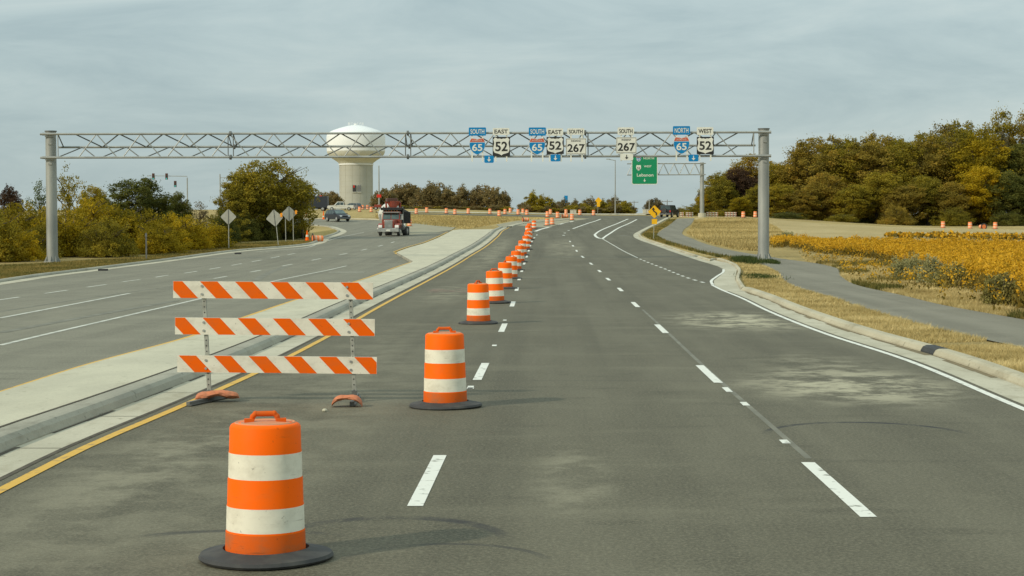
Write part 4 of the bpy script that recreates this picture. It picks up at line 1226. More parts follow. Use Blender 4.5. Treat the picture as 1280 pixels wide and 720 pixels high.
pole('utility_pole', 'wooden utility pole with crossarm behind the black jeep', 'utility pole', 834, 249.5, 520, .16, M['wood'], cross=[(.6, 3.2)])
pole('utility_pole', 'wooden utility pole with crossarm right of the pale light pole', 'utility pole', 792.6, 251, 560, .16, M['wood'], cross=[(.5, 2.8)])
pole('utility_pole', 'faint wooden utility pole left of the pale light pole', 'utility pole', 679, 250, 600, .15, M['wood'], cross=[(.5, 2.4)])
# tall blue roadside sign, far away
p = at(707.5, 244.5, 560); zb = float(H(p.x, 560))
t = thing('pylon_sign', 'tall narrow blue sign on a pole above the far treetops', 'pylon sign', (p.x, 560, zb)); h = p.z-zb
mb = MB(); mb.box((0, 0, h-1.25), (1.15, .5, 2.5)); mb.build('panel', M['sign_blue'], t, bevel=.05)
mb = MB(); mb.cyl((0, .0, 0), (0, .0, h-2.5), .2, n=8); mb.build('pole', M['galv'], t)
# traffic signals behind the bushes
def signal(lb, px_pole, ytop, arm_px, arm_py, heads, Y, side=None):
    p = at(px_pole, ytop, Y); zb = float(H(p.x, Y)); t = thing('traffic_signal', lb, 'traffic signal', (p.x, Y, zb))
    mb = MB(); mb.cyl((0, 0, 0), (0, 0, p.z-zb), .12, .09, 10); mb.build('pole', M['galv'], t)
    a = at(arm_px, arm_py, Y)-Vector((p.x, Y, zb)); za = at(px_pole, arm_py+.7, Y).z-zb
    mb = MB(); mb.cyl((0, 0, za), (a.x, 0, a.z), .06, .04, 8); mb.build('mast_arm', M['galv'], t)
    for (hx, hy) in heads:
        c = at(hx, hy, Y)-Vector((p.x, Y, zb))
        mb = MB(); mb.box((c.x, -.2, c.z), (.42, .28, 1.05)); hd = mb.build('signal_head', M['signal_brown'], t, bevel=.04)
        for k, m_ in enumerate((M['signal_brown'], M['dark'], M['signal_cyan'])):
            mb = MB(); zc = c.z+.36-.36*k; mb.cyl((c.x, -.345, zc), (c.x, -.37, zc), .13, n=12); mb.build('lens', m_, hd)
signal('traffic signal with two heads on a long mast arm behind the left bushes', 234, 222, 184, 219.6, ((192, 220.6), (208.6, 220.6), (219.4, 230)), 290)
signal('bare mast arm signal pole half hidden by the left edge of the dark tree', 275, 217.5, 292, 221.5, (), 300)
p = ground_at(183, 325); t = thing('marker_post', 'thin dark marker post on the left verge before the bushes', 'marker post', base_at(p.x, p.y, 0))
mb = MB(); mb.box((0, 0, .85), (.09, .05, 1.7)); mb.build('post', M['galv_dark'], t)
mb = MB(); mb.box((0, -.03, 1.55), (.12, .02, .2)); mb.build('reflector', M['grey'], t)
p = ground_at(136, 339.2); o = MB().box((0, 0, .03), (.5, .12, .2)).build('storm_drain', M['dark']); o.location = base_at(p.x-.3, p.y, 0); tag(o, 'dark storm drain opening in the left kerb', 'drain', 'drain openings in the left kerb')
o = MB().box((0, 0, .03), (.45, .12, .2)).build('storm_drain', M['dark']); p = ground_at(297.5, 318.2); o.location = base_at(p.x, p.y, 0); tag(o, 'far small drain opening in the left kerb below the diamond signs', 'drain', 'drain openings in the left kerb')

# far barricades
def small_barricade(label, x0, x1, yt, yb, Y, group):
    a, b = at(x0, yb, Y), at(x1, yb, Y); zt = at(x0, yt, Y).z
    zb = min(float(H(a.x, Y)), a.z); wd = b.x-a.x; h = zt-a.z
    t = thing('barricade', label, 'barricade', ((a.x+b.x)/2, Y, a.z), group=group)
    for k in range(3):
        zc = h*(.9-.31*k); hb = h*.19
        mb = MB(); mb.box((0, 0, zc), (wd, .03, hb)); x = -wd/2-.2
        while x < wd/2:
            pl = clip([(x, hb/2), (x+.22, hb/2), (x+.22+hb, -hb/2), (x+hb, -hb/2)], -wd/2, wd/2)
            if len(pl) >= 3: mb.add([(q[0], -.018, zc+q[1]) for q in pl], [tuple(range(len(pl)))], 1)
            x += .44
        mb.build('board', [M['board_white'], M['pinkish']], t)
    for s in (-.38, .38):
        mb = MB(); mb.box((s*wd, .05, h*.5+(zb-a.z)/2), (.06, .06, h-(zb-a.z))); mb.box((s*wd, .0, .04), (.07, 1.0, .06)); mb.build('leg', M['steel_post'], t)
GB = 'striped barricades closing the far path'
small_barricade('leftmost far striped barricade just right of the black jeep', 849.5, 854.5, 265.3, 272.4, 268, GB)
small_barricade('far striped barricade closing the bike path left of the far gantry post', 857, 866.6, 265.3, 272.2, 268, GB)
small_barricade('far striped barricade just right of the far gantry post', 883, 897.6, 265.2, 273.2, 268, GB)
small_barricade('rightmost far striped barricade before the dark red tree', 906, 920.6, 265.2, 273.2, 268, GB)
small_barricade('pale pink barricade left of the white pickup', 395.5, 407, 253.6, 262.2, 345, None)
mb = MB()
p = at(401, 247, 350); zb = float(H(p.x, 350)); t = thing('stop_sign', 'far red octagonal sign above the pink barricade', 'sign', (p.x, 350, zb))
pts = [(.47*math.cos(R(22.5+45*i)), -.05, p.z-zb+.47*math.sin(R(22.5+45*i))) for i in range(8)]
mb = MB(); mb.prism(pts, (0, .02, 0)); mb.build('panel', M['lamp_red'], t)
mb = MB(); mb.box((0, 0, (p.z-zb)/2), (.07, .06, p.z-zb+.3)); mb.build('post', M['galv'], t)
text_part('lettering', 'STOP', M['sign_white'], t, 0, p.z-zb, -.055, .7, .28)

# pale block left of the yellow sign, white low box on the far kerb, light structure far away
for (x0, x1, yt, yb, Y, nm, lb) in ((803.5, 810.5, 262, 269.6, 345, 'utility_cabinet', 'pale utility cabinet beyond the yellow curve sign'),
                                (712.8, 720.4, 262.6, 267, 380, 'utility_cabinet', 'low white cabinet on the far verge among the drums')):
    a, b = at(x0, yb, Y), at(x1, yb, Y); zt = at(x0, yt, Y).z; zb = float(H(a.x, Y))
    t = thing(nm, lb, 'utility cabinet', ((a.x+b.x)/2, Y, zb)); ht = max(zt-zb, .6)
    mb = MB(); mb.box((0, 0, ht/2), (b.x-a.x, .8, ht)); mb.build('body', M['tan_wall'], t, bevel=.03)
    mb = MB(); mb.box((0, 0, ht+.03), (b.x-a.x+.12, .95, .06)); mb.build('lid', M['sign_white'], t)
    mb = MB(); mb.box((.1, -.41, ht*.5), (.04, .02, ht*.8)); mb.build('door_seam', M['grey'], t)

# ------------------------------------------------------------------ water tower
TY = 600.0
M['tower_joint'] = mat('tower_joint', (.40, .385, .30), (.37, .36, .28), 1, .8)
def water_tower():
    c = at(445, 200, TY); zb = float(H(c.x, TY)); s = TY/F
    t = thing('water_tower', 'large white topped water tower on a thick pale concrete stem', 'water tower', (c.x, TY, zb))
    hz = lambda py: at(445, py, TY).z-zb
    rs = 20.8*s; rb = 36.2*s
    mb = MB()
    mb.lathe([(rs, 0), (rs, hz(206.5))], 48)
    st_ = mb.build('stem', M['tower_stem'], t, smooth=True)
    mb = MB(); mb.lathe([(rs+.1, hz(206.6)), (rs+.25, hz(206.5)), (rs+.25, hz(205.0)), (rs+.1, hz(204.9))], 48); mb.build('band', M['tower_top'], st_, smooth=True)
    mb = MB()
    for k in range(1, 9):
        z = hz(206)*k/9.; mb.lathe([(rs+.005, z-.04), (rs+.03, z), (rs+.005, z+.04)], 48)
    for k in range(14):
        a = k*math.pi/7+.1; mb.box((rs*math.cos(a), rs*math.sin(a), hz(206)/2), (.07, .07, hz(207)))
    mb.build('panel_joint', M['tower_joint'], st_)
    # fluted lower bowl
    n = 96; prof = [(rs+.05, hz(204.9)), (rs*1.08, hz(203)), (rs*1.28, hz(200)), (rs*1.52, hz(197)), (rb*.97, hz(193)), (rb*1.0, hz(189.5))]
    vs, fs = [], []
    for j, (r, z) in enumerate(prof):
        for i in range(n):
            a = 2*math.pi*i/n; q = 1+.006*math.cos(24*a)*(j > 0); vs.append((r*q*math.cos(a), r*q*math.sin(a), z))
    for j in range(len(prof)-1):
        for i in range(n): k = (i+1) % n; fs.append((j*n+i, j*n+k, (j+1)*n+k, (j+1)*n+i))
    mb.__init__(); mb.add(vs, fs); mb.build('bowl', M['tower_bowl'], t, smooth=True)
    mb = MB(); mb.lathe([(rb, hz(189.5)), (rb*1.01, hz(184)), (rb*1.01, hz(171)), (rb*.985, hz(167.5)), (rb*.90, hz(165)), (rb*.78, hz(162.9)), (rb*.55, hz(160.0)), (rb*.3, hz(157.6)), (rb*.1, hz(156.4)), (.02, hz(156.2))], 64)
    mb.build('tank_dome', M['tower_top'], t, smooth=True)
    mb = MB(); mb.cyl((0, 0, hz(156.2)), (0, 0, hz(154.6)), .7, .5, 14)
    for k in range(16):
        a = k*math.pi/8; mb.cyl((2.6*math.cos(a), 2.6*math.sin(a), hz(156.6)), (2.6*math.cos(a), 2.6*math.sin(a), hz(156.6)+1.0), .05, n=5)
    mb.build('roof_hatch', M['tower_top'], t)
    for (u, nm, m_, wd) in ((445.2, 'window', M['dark'], 1.15), (451, 'window', M['grey'], 1.05)):
        x = (u-445)*s; y = -math.sqrt(rs*rs-x*x)
        mb = MB(); mb.box((x, y, (hz(240)+hz(232))/2), (wd, .5, hz(232)-hz(240))); fr = mb.build('window', m_, st_)
        if m_ == M['dark']:
            mb = MB(); mb.box((x-.15, y-.27, hz(233.5)), (.45, .03, .8)); mb.build('red_pane', M['lamp_red'], fr)
        mb = MB(); mb.box((x, y-.1, hz(240.6)), (wd+.4, .5, .2)); mb.build('sill', M['tower_bowl'], fr)
    mb = MB(); mb.box((-1.0, -rs, 1.3), (1.2, .3, 2.6)); mb.build('door', M['grey'], st_)
water_tower()

# ------------------------------------------------------------------ vehicles
def wheel(t, x, y, r, wd, m=None, nm='wheel'):
    """axle along y"""
    s = 1 if y > 0 else -1
    mb = MB(); a = [(r*.62, -wd/2), (r*.9, -wd/2), (r, -wd*.32), (r, wd*.32), (r*.9, wd/2), (r*.62, wd/2)]
    mb.M = Matrix.Translation((x, y, r)) @ Matrix.Rotation(R(90), 4, 'X'); mb.lathe(a, 24)
    wl_ = mb.build(nm, M['rubber'], t, smooth=True)
    mb = MB(); mb.M = Matrix.Translation((x, y+s*(wd/2+.004), r)) @ Matrix.Rotation(R(-90*s), 4, 'X')
    mb.lathe([(r*.60, -.03), (r*.60, .0), (r*.5, -.02+.03), (r*.2, .01), (r*.15, .03)], 20); mb.build('rim', m or M['chrome'], wl_, smooth=True)
def suv(lb, loc, rz, paint, name='parked_car', cat='car', pickup=False, jeep=False, scale=1):
    """front towards +x"""
    t = thing(name, lb, cat, loc, rz, scale=(scale,)*3)
    if pickup:
        L2_, belt = 2.75, 1.08
        body = [(-L2_, .55), (-L2_+.04, 1.08), (.0, 1.10), (1.2, 1.10), (2.55, 1.02), (2.72, .9), (2.75, .5), (2.45, .36), (-2.6, .40)]
        cab = [(-.72, 1.09), (-.62, 1.78), (-.45, 1.84), (.62, 1.84), (1.32, 1.10)]
        glass = [((-.62, 1.14), (-.54, 1.70), (.05, 1.74), (.05, 1.14)), ((.13, 1.14), (.13, 1.74), (.56, 1.72), (1.10, 1.14))]; wx = (-1.75, 1.82); hw = .98
    elif jeep:
        body = [(-2.1, .55), (-2.1, 1.12), (.9, 1.15), (2.0, 1.12), (2.1, .95), (2.12, .55), (1.8, .42), (-1.9, .42)]
        cab = [(-2.08, 1.11), (-2.02, 1.82), (-1.9, 1.87), (.45, 1.87), (.85, 1.14)]
        glass = [((-1.95, 1.2), (-1.9, 1.74), (-1.0, 1.74), (-1.0, 1.2)), ((-.85, 1.2), (-.85, 1.74), (-.1, 1.74), (-.1, 1.2)), ((.0, 1.2), (.0, 1.74), (.4, 1.74), (.68, 1.2))]; wx = (-1.45, 1.45); hw = .95
    else:
        body = [(-2.3, .5), (-2.32, .85), (-2.25, 1.02), (.85, 1.03), (1.9, .92), (2.28, .78), (2.34, .5), (2.1, .32), (-2.1, .34)]
        cab = [(-2.24, 1.0), (-1.95, 1.52), (-1.7, 1.62), (-.2, 1.66), (.25, 1.60), (1.12, 1.02)]
        glass = [((-2.0, 1.08), (-1.78, 1.48), (-1.15, 1.54), (-1.15, 1.08)), ((-1.05, 1.08), (-1.05, 1.55), (-.2, 1.57), (-.2, 1.08)), ((-.1, 1.08), (-.1, 1.57), (.2, 1.52), (.85, 1.08))]; wx = (-1.42, 1.45); hw = .92
    mb = MB(); mb.hull(body, lambda x, z: hw*(1-.06*max(0, abs(x)-1.6))*(1 if z > .45 else .96)); bo = mb.build('body', paint, t, bevel=.05)
    zb_, zt_ = cab[0][1], max(z for _, z in cab)
    cw = lambda z: hw*.96-(z-zb_)/(zt_-zb_)*hw*.17
    mb = MB(); mb.hull(cab, lambda x, z: cw(z)); mb.build('cabin', paint, t, bevel=.04)
    for g in glass:
        for s in (-1, 1):
            mb = MB(); pts = [(x, s*(cw(z)+.006), z) for x, z in g]; mb.prism(pts, (0, s*.008, 0)); mb.build('side_window', M['glass'], t)
    # windscreen and rear window as sloping panes
    def pane(a, b, nm, out):
        (x0, z0), (x1, z1) = a, b
        d = Vector((x1-x0, 0, z1-z0)); nn = Vector((d.z, 0, -d.x)).normalized()*out
        p0 = Vector((x0, 0, z0))+d*.10+nn*.012; p1 = Vector((x0, 0, z0))+d*.88+nn*.012
        w0, w1 = cw(p0.z)*.90, cw(p1.z)*.90
        mb = MB(); mb.prism([(p0.x, -w0, p0.z), (p0.x, w0, p0.z), (p1.x, w1, p1.z), (p1.x, -w1, p1.z)], nn*.012); mb.build(nm, M['glass_light'] if nm == 'windscreen' else M['glass'], t)
    pane(cab[-1], cab[-2], 'windscreen', 1 if True else 1)
    pane(cab[0], cab[1], 'rear_window', 1 if False else -1)
    xf = body[-3][0]; xr = body[0][0]
    for s in (-1, 1):
        mb = MB(); mb.box((xf-.10, s*hw*.68, .74 if not jeep else .9), (.14, .32, .16)); mb.build('headlight', M['lamp'], t, bevel=.02)
        mb = MB(); mb.box((xr+.03, s*hw*.80, .88 if not jeep else .9), (.08, .16, .3)); mb.build('tail_light', M['lamp_red'], t, bevel=.02)
        mb = MB(); mb.box((cab[-1][0]-.25, s*(hw+.10), 1.12), (.12, .16, .14)); mb.build('wing_mirror', paint, t, bevel=.02)
    mb = MB(); mb.box((xf+.005, 0, .45), (.12, hw*1.8, .16)); mb.build('front_bumper', M['grey'], t, bevel=.03)
    mb = MB(); mb.box((xf-.02, 0, .72), (.06, hw*.8, .18)); mb.build('grille', M['dark'], t)
    mb = MB(); mb.box((xr-.03, 0, .48), (.12, hw*1.8, .18)); mb.build('rear_bumper', M['grey'], t, bevel=.03)
    mb = MB(); mb.box((xr-.035, 0, .68), (.03, .32, .15)); mb.build('number_plate', M['sign_white'], t)
    for x in wx:
        for s in (-1, 1): wheel(t, x, s*(hw-.10), .36 if not jeep else .42, .24)
    if pickup:
        mb = MB(); mb.box((-1.7, 0, 1.105), (1.9, 1.6, .02)); mb.build('truck_bed', M['dark'], t)
    if jeep:
        mb = MB(); mb.M = Matrix.Translation((-2.22, .15, 1.0)) @ Matrix.Rotation(R(90), 4, 'Y'); mb.lathe([(.2, -.1), (.37, -.1), (.4, 0), (.37, .1), (.2, .1)], 24); mb.build('spare_wheel', M['rubber'], t, smooth=True)
    return t
p = ground_at(422, 277.2); suv('dark blue grey estate car turning on the left road before the water tower', base_at(p.x, p.y), R(-56), M['car_dark'], name='car', scale=1.02)
p = ground_at(426, 265.2); suv('white pickup truck side on at the foot of the water tower', base_at(at(426, 264, 330).x, 330, .1), R(183), M['car_white'], name='pickup_truck', cat='pickup truck', pickup=True, scale=.92)
suv('dark grey car partly behind the white pickup', base_at(at(438.5, 264, 340).x, 342, .1), R(150), M['grey'], name='car', scale=.85)
p = ground_at(837, 271.8); suv('black boxy jeep with spare wheel leaving at the far right curve', base_at(at(837, 271, 262).x, 262), R(68), M['car_black'], name='car', jeep=True, scale=.98)
# dark box van by the tree
t = thing('box_van', 'dark box van half hidden behind the right edge of the dark tree', 'van', base_at(at(391, 252, 330).x, 332, 0), R(178))
mb = MB(); mb.box((-.6, 0, 1.75), (4.2, 2.1, 2.2)); mb.build('cargo_box', M['car_dark'], t, bevel=.04)
mb = MB(); mb.hull([(1.5, .5), (1.5, 2.1), (2.1, 2.1), (2.6, 1.35), (3.3, 1.15), (3.35, .5)], lambda x, z: .95); mb.build('cab', M['car_dark'], t, bevel=.04)
mb = MB(); mb.prism([(2.14, -.8, 2.05), (2.14, .8, 2.05), (2.62, .8, 1.38), (2.62, -.8, 1.38)], (.015, 0, .012)); mb.build('windscreen', M['glass'], t)
mb = MB(); mb.box((.2, 0, .55), (5.2, 1.2, .25)); mb.build('chassis', M['dark'], t)
for x in (-1.8, 2.5):
    for s in (-1, 1): wheel(t, x, s*.9, .4, .25)
# low red trailer
t = thing('trailer', 'low red flatbed trailer parked right of the water tower stem', 'trailer', base_at(at(465.5, 265, 340).x, 342, .05), R(4))
mb = MB(); mb.box((0, 0, .62), (3.4, 1.7, .16)); mb.box((.9, 0, .9), (1.4, 1.5, .4)); mb.build('bed', M['truck_red'], t, bevel=.03)
mb = MB(); mb.cyl((-1.7, 0, .6), (-2.4, 0, .45), .06, n=8); mb.build('drawbar', M['truck_red'], t)
for x in (-.4, .5):
    for s in (-1, 1): wheel(t, x, s*.8, .32, .2)

def dump_truck(loc, rz, sc):
    """front towards +x"""
    t = thing('dump_truck', 'red dump truck with black body and chrome grille driving towards the camera', 'dump truck', loc, rz, scale=(sc,)*3)
    mb = MB(); mb.hull([(2.0, .95), (2.0, 1.78), (3.55, 1.66), (3.72, 1.55), (3.72, .85)], lambda x, z: (.60 if x > 3 else .74)*(1 if z < 1.3 else .93)); mb.build('hood', M['truck_red'], t, bevel=.07)
    mb = MB(); mb.box((3.735, 0, 1.22), (.06, .86, .76)); gr = mb.build('grille', M['chrome'], t, bevel=.03)
    mb = MB()
    for k in range(9): mb.box((3.77, -.36+.09*k, 1.22), (.015, .025, .66))
    mb.build('grille_bar', M['grey'], gr)
    mb = MB(); mb.box((3.75, 0, 1.66), (.10, .95, .10)); mb.build('grille_crown', M['chrome'], t, bevel=.03)
    mb = MB(); mb.box((3.95, 0, .62), (.18, 2.3, .38)); mb.build('front_bumper', M['chrome'], t, bevel=.04)
    mb = MB(); mb.box((4.05, 0, .60), (.03, .42, .18)); mb.build('number_plate', M['sign_white'], t)
    for s in (-1, 1):
        pr = [(2.35, .75), (2.45, 1.12), (2.75, 1.34), (3.2, 1.36), (3.6, 1.2), (3.72, .85), (3.55, .85), (3.4, 1.08), (3.1, 1.2), (2.8, 1.18), (2.6, 1.0), (2.52, .75)]
        mb = MB(); mb.prism([(x, s*.66, z) for x, z in pr], (0, s*.50, 0)); mb.build('fender', M['truck_red'], t, bevel=.03)
        mb = MB(); mb.box((3.66, s*.90, 1.02), (.16, .42, .30)); mb.build('headlight', M['lamp'], t, bevel=.04)
        mb = MB(); mb.box((3.6, s*1.1, 1.02), (.1, .1, .12)); mb.build('turn_signal', M['lamp_amber'], t)
        mb = MB(); mb.box((1.75, s*1.22, 2.05), (.12, .20, .6)); mb.cyl((1.8, s*1.0, 2.3), (1.75, s*1.2, 2.3), .03, n=6); mb.cyl((1.8, s*1.0, 1.8), (1.75, s*1.2, 1.8), .03, n=6); mb.build('mirror', M['chrome'], t)
        mb = MB(); mb.cyl((.25, s*1.06, 1.0), (.25, s*1.06, 3.2), .085, n=12); mb.build('exhaust_stack', M['galv_dark'], t, smooth=True)
        wheel(t, 3.0, s*1.0, .50, .28)
        for x in (-1.9, -3.25): wheel(t, x, s*.98, .50, .5)
        mb = MB(); mb.cyl((1.0, s*.95, .9), (-.3, s*.95, .9), .3, n=16); mb.build('fuel_tank', M['galv_dark'], t, smooth=True)
    mb = MB(); mb.hull([(.5, .95), (.5, 2.55), (.75, 2.66), (1.55, 2.66), (1.75, 2.5), (2.02, 1.75), (2.02, .95)], lambda x, z: 1.0-.08*max(0, z-1.7)); cb = mb.build('cab', M['truck_red'], t, bevel=.06)
    for s in (-1, 1):
        mb = MB(); mb.prism([(2.005, s*.04, 1.80), (2.005, s*.88, 1.80), (1.79, s*.84, 2.46), (1.79, s*.04, 2.46)], (.02, 0, .008)); mb.build('windscreen', M['glass_light'], cb)
        mb = MB(); mb.prism([(.85, s*.985, 1.75), (1.75, s*.985, 1.75), (1.62, s*.945, 2.4), (.85, s*.945, 2.4)], (0, s*.012, 0)); mb.build('side_window', M['glass'], cb)
    mb = MB(); mb.box((1.98, 0, 2.56), (.42, 1.9, .10)); mb.build('sun_visor', M['galv'], cb, bevel=.02)
    for k in range(5):
        mb = MB(); mb.box((1.5, -.6+.3*k, 2.72), (.1, .1, .07)); mb.build('roof_lamp', M['lamp_amber'], cb)
    # dump body with ribs, headboard and cab guard
    mb = MB(); mb.box((-2.0, 0, 1.1), (5.4, .9, .25)); mb.build('chassis', M['truck_black'], t)
    mb = MB()
    mb.hull([(.2, 1.35), (.2, 2.95), (-4.5, 2.6), (-4.6, 1.35)], lambda x, z: 1.17)
    for k in range(8):
        for s in (-1, 1): mb.box((-.2-.6*k, s*1.21, 2.0), (.12, .08, 1.3))
    mb.build('dump_body', M['truck_black'], t, bevel=.02)
    mb = MB(); mb.box((.95, 0, 3.02), (1.6, 2.34, .12)); mb.box((1.68, 0, 2.93), (.1, 2.34, .28)); mb.box((.2, 0, 2.95), (.15, 2.34, .3))
    mb.build('cab_guard', M['truck_black'], t, bevel=.02)
    return t
p = ground_at(488, 294.6)
dump_truck(base_at(at(489.5, 293, 166).x, 168.3), R(-90-3.5), .89)
def mixer(loc, rz, sc):
    t = thing('concrete_mixer_truck', 'white concrete mixer truck with orange hopper following the red dump truck', 'mixer truck', loc, rz, scale=(sc,)*3)
    mb = MB(); mb.box((0, 0, 1.0), (8.2, 1.0, .3)); mb.build('chassis', M['truck_black'], t)
    mb = MB(); mb.M = Matrix.Translation((-.6, 0, 2.35)) @ Matrix.Rotation(R(90-11), 4, 'Y')
    mb.lathe([(.5, -2.6), (.95, -2.2), (1.2, -1.2), (1.22, .2), (1.0, 1.5), (.6, 2.5), (.4, 2.9)], 28); mb.build('mixer_drum', M['car_white'], t, smooth=True)
    mb = MB(); mb.hull([(2.6, .8), (2.6, 2.6), (3.9, 2.6), (4.2, 1.8), (4.25, .7)], lambda x, z: 1.15); mb.build('cab', M['car_white'], t, bevel=.06)
    mb = MB(); mb.prism([(4.215, -.98, 1.85), (4.215, .98, 1.85), (3.94, .95, 2.5), (3.94, -.95, 2.5)], (.02, 0, .008)); mb.build('windscreen', M['glass_light'], t)
    mb = MB(); mb.lathe([(.25, 3.05), (.5, 3.25), (.85, 3.85), (.8, 3.87)], 16); mb.M = Matrix.Identity(4); h = mb.build('hopper', M['truck_red'], t); h.location = (2.3, 0, -.15)
    mb = MB(); mb.box((2.3, -.2, 3.85), (1.3, 1.25, .42)); mb.build('hopper_rim', M['signal_brown'], t, bevel=.03)
    mb = MB()
    for s in (-1, 1): mb.cyl((1.9, s*.6, 1.1), (2.0, s*.8, 3.7), .08, n=8); mb.box((2.2, s*.85, 3.25), (.5, .12, .6)); mb.box((2.2, 0, 3.5), (.1, 1.7, .1))
    mb.build('hopper_frame', M['truck_red'], t)
    mb = MB(); mb.box((4.3, 0, .6), (.2, 2.3, .35)); mb.build('front_bumper', M['chrome'], t, bevel=.03)
    for s in (-1, 1):
        mb = MB(); mb.box((4.3, s*.9, .95), (.08, .3, .2)); mb.build('headlight', M['lamp'], t)
        mb = MB(); mb.box((3.7, s*1.35, 2.0), (.12, .2, .6)); mb.build('mirror', M['dark'], t)
        for x in (3.3, -1.2, -2.5): wheel(t, x, s*1.0, .5, .35)
mixer(base_at(at(486.5, 285, 182).x, 183.5), R(-90+14), .90)
#PART3
# ------------------------------------------------------------------ foliage
def leaf_cloud(rng, centers, radii, per, size, flat=.75, up=.0, squash=.8):
    """per small quads scattered through each clump"""
    n = len(centers)*per
    c = np.repeat(centers, per, 0); r = np.repeat(radii, per)
    d = rng.normal(size=(n, 3)); d /= np.linalg.norm(d, axis=1)[:, None]
    rad = r*rng.uniform(.25, 1, n)**.6
    pos = c+d*rad[:, None]*np.array([1, 1, squash])
    u = rng.normal(size=(n, 3)); u[:, 2] *= flat; u /= np.linalg.norm(u, axis=1)[:, None]
    v_ = np.cross(u, rng.normal(size=(n, 3))); v_ /= np.linalg.norm(v_, axis=1)[:, None]+1e-9
    s = size*rng.uniform(.55, 1.3, n)[:, None]
    a = s*.5*u; b = s*.34*v_
    verts = np.stack([pos-a, pos+b*.9-a*.1, pos+a, pos-b*.9+a*.1], 1).reshape(-1, 3)
    ct = np.repeat(rng.uniform(0, 1, len(centers)), per)
    tint = np.clip(.6*ct+.4*rng.uniform(0, 1, n), 0, 1)
    return verts, tint
def crown_points(rng, n, W, h0, h1, kind):
    """clump centres for crowns of several habits"""
    lobes = rng.normal(size=(9, 3)); lobes /= np.linalg.norm(lobes, axis=1)[:, None]
    amp = rng.uniform(-.28, .30, 9)
    d = rng.normal(size=(n, 3)); d /= np.linalg.norm(d, axis=1)[:, None]
    k = 1+sum(a*np.maximum(0, d@l)**4 for a, l in zip(amp, lobes))
    rad = rng.uniform(0, 1, n)**(.42)*k
    x = d[:, 0]*rad; y = d[:, 1]*rad; z = d[:, 2]*rad
    zc = (z+1)/2
    if kind == 'tall': f = .62+.38*np.sin(np.clip(zc, 0, 1)*math.pi*.9+.1); x, y = x*f/.9, y*f/.9
    if kind == 'bush': zc = np.abs(z)*.95; f = 1
    P = np.stack([x*W/2, y*W/2, h0+(h1-h0)*zc], 1)
    return P
def limbs(mb, rng, H0, W, n, r, top=.75, spread=.55):
    mb.cyl((0, 0, -.2), (0.02*H0*rng.uniform(-1, 1), .02*H0*rng.uniform(-1, 1), H0*top), r, r*.3, 9)
    for i in range(n):
        a = rng.uniform(0, 6.28); z0 = H0*rng.uniform(.18, top*.8); l_ = W*.5*rng.uniform(.5, .95)
        p1_ = Vector((math.cos(a)*l_*spread, math.sin(a)*l_*spread, z0+H0*rng.uniform(.08, .2)))
        p2_ = Vector((math.cos(a+.2)*l_, math.sin(a+.2)*l_, p1_.z+H0*rng.uniform(.05, .18)))
        mb.cyl((0, 0, z0), p1_, r*.42, r*.25, 6); mb.cyl(p1_, p2_, r*.25, r*.07, 5)
        for q in range(3):
            b = a+rng.uniform(-.9, .9); e_ = p1_+Vector((math.cos(b), math.sin(b), .7))*l_*.35
            mb.cyl(p1_, e_, r*.14, r*.04, 4)
def make_tree(kind, seed, H0=10., W=8., ncl=150, per=60, size=.34, crad=.85, base=.14, name='tree'):
    rng = np.random.default_rng(seed)
    t = thing(name, 'x', 'tree')
    P = crown_points(rng, ncl, W-crad, H0*base, H0-crad*.55, kind)
    rr_ = crad*rng.uniform(.55, 1.25, ncl)
    V, T_ = leaf_cloud(rng, P, rr_, per, size)
    V[:, 2] = np.maximum(V[:, 2], .05)
    # a few sprays that break the outline
    V2, T2 = leaf_cloud(rng, P[:ncl//3]*np.array([1.09, 1.09, 1.05]), rr_[:ncl//3]*1.3, max(6, per//7), size*.9)
    np_mesh('crown', np.concatenate([V, V2]), 4, M['leaf_OLIVE'], t, np.concatenate([T_, T2]))
    mb = MB(); limbs(mb, random.Random(seed), H0, W, 9, .024*H0); mb.build('trunk', M['bark'], t, smooth=True)
    t['H0'] = H0; t['W0'] = W
    return t
PROTO = {}
def proto(key, *a, **k):
    if key not in PROTO: PROTO[key] = [make_tree(*a[:1], sd_, **k) for sd_ in a[1]]
    return PROTO[key]
proto('wood', 'round', (11, 12, 13, 14, 15), H0=14, W=9, ncl=320, per=105, size=.29, crad=.95, base=.03)
proto('tall', 'tall', (21, 22, 23), H0=16, W=8, ncl=300, per=90, size=.29, crad=.9, base=.12)
proto('sparse', 'tall', (31, 32), H0=12, W=7, ncl=90, per=26, size=.34, crad=.8, base=.22)
proto('bush', 'bush', (41, 42, 43, 44), H0=4.5, W=6.5, ncl=240, per=75, size=.17, crad=.6, base=.0)
proto('big', 'round', (51,), H0=9, W=9.5, ncl=420, per=85, size=.22, crad=.72, base=.05)
proto('far', 'round', (61, 62, 63), H0=8, W=9, ncl=130, per=45, size=.5, crad=1.0, base=.02)
used = set(); ALLT = []
rt = random.Random(99)
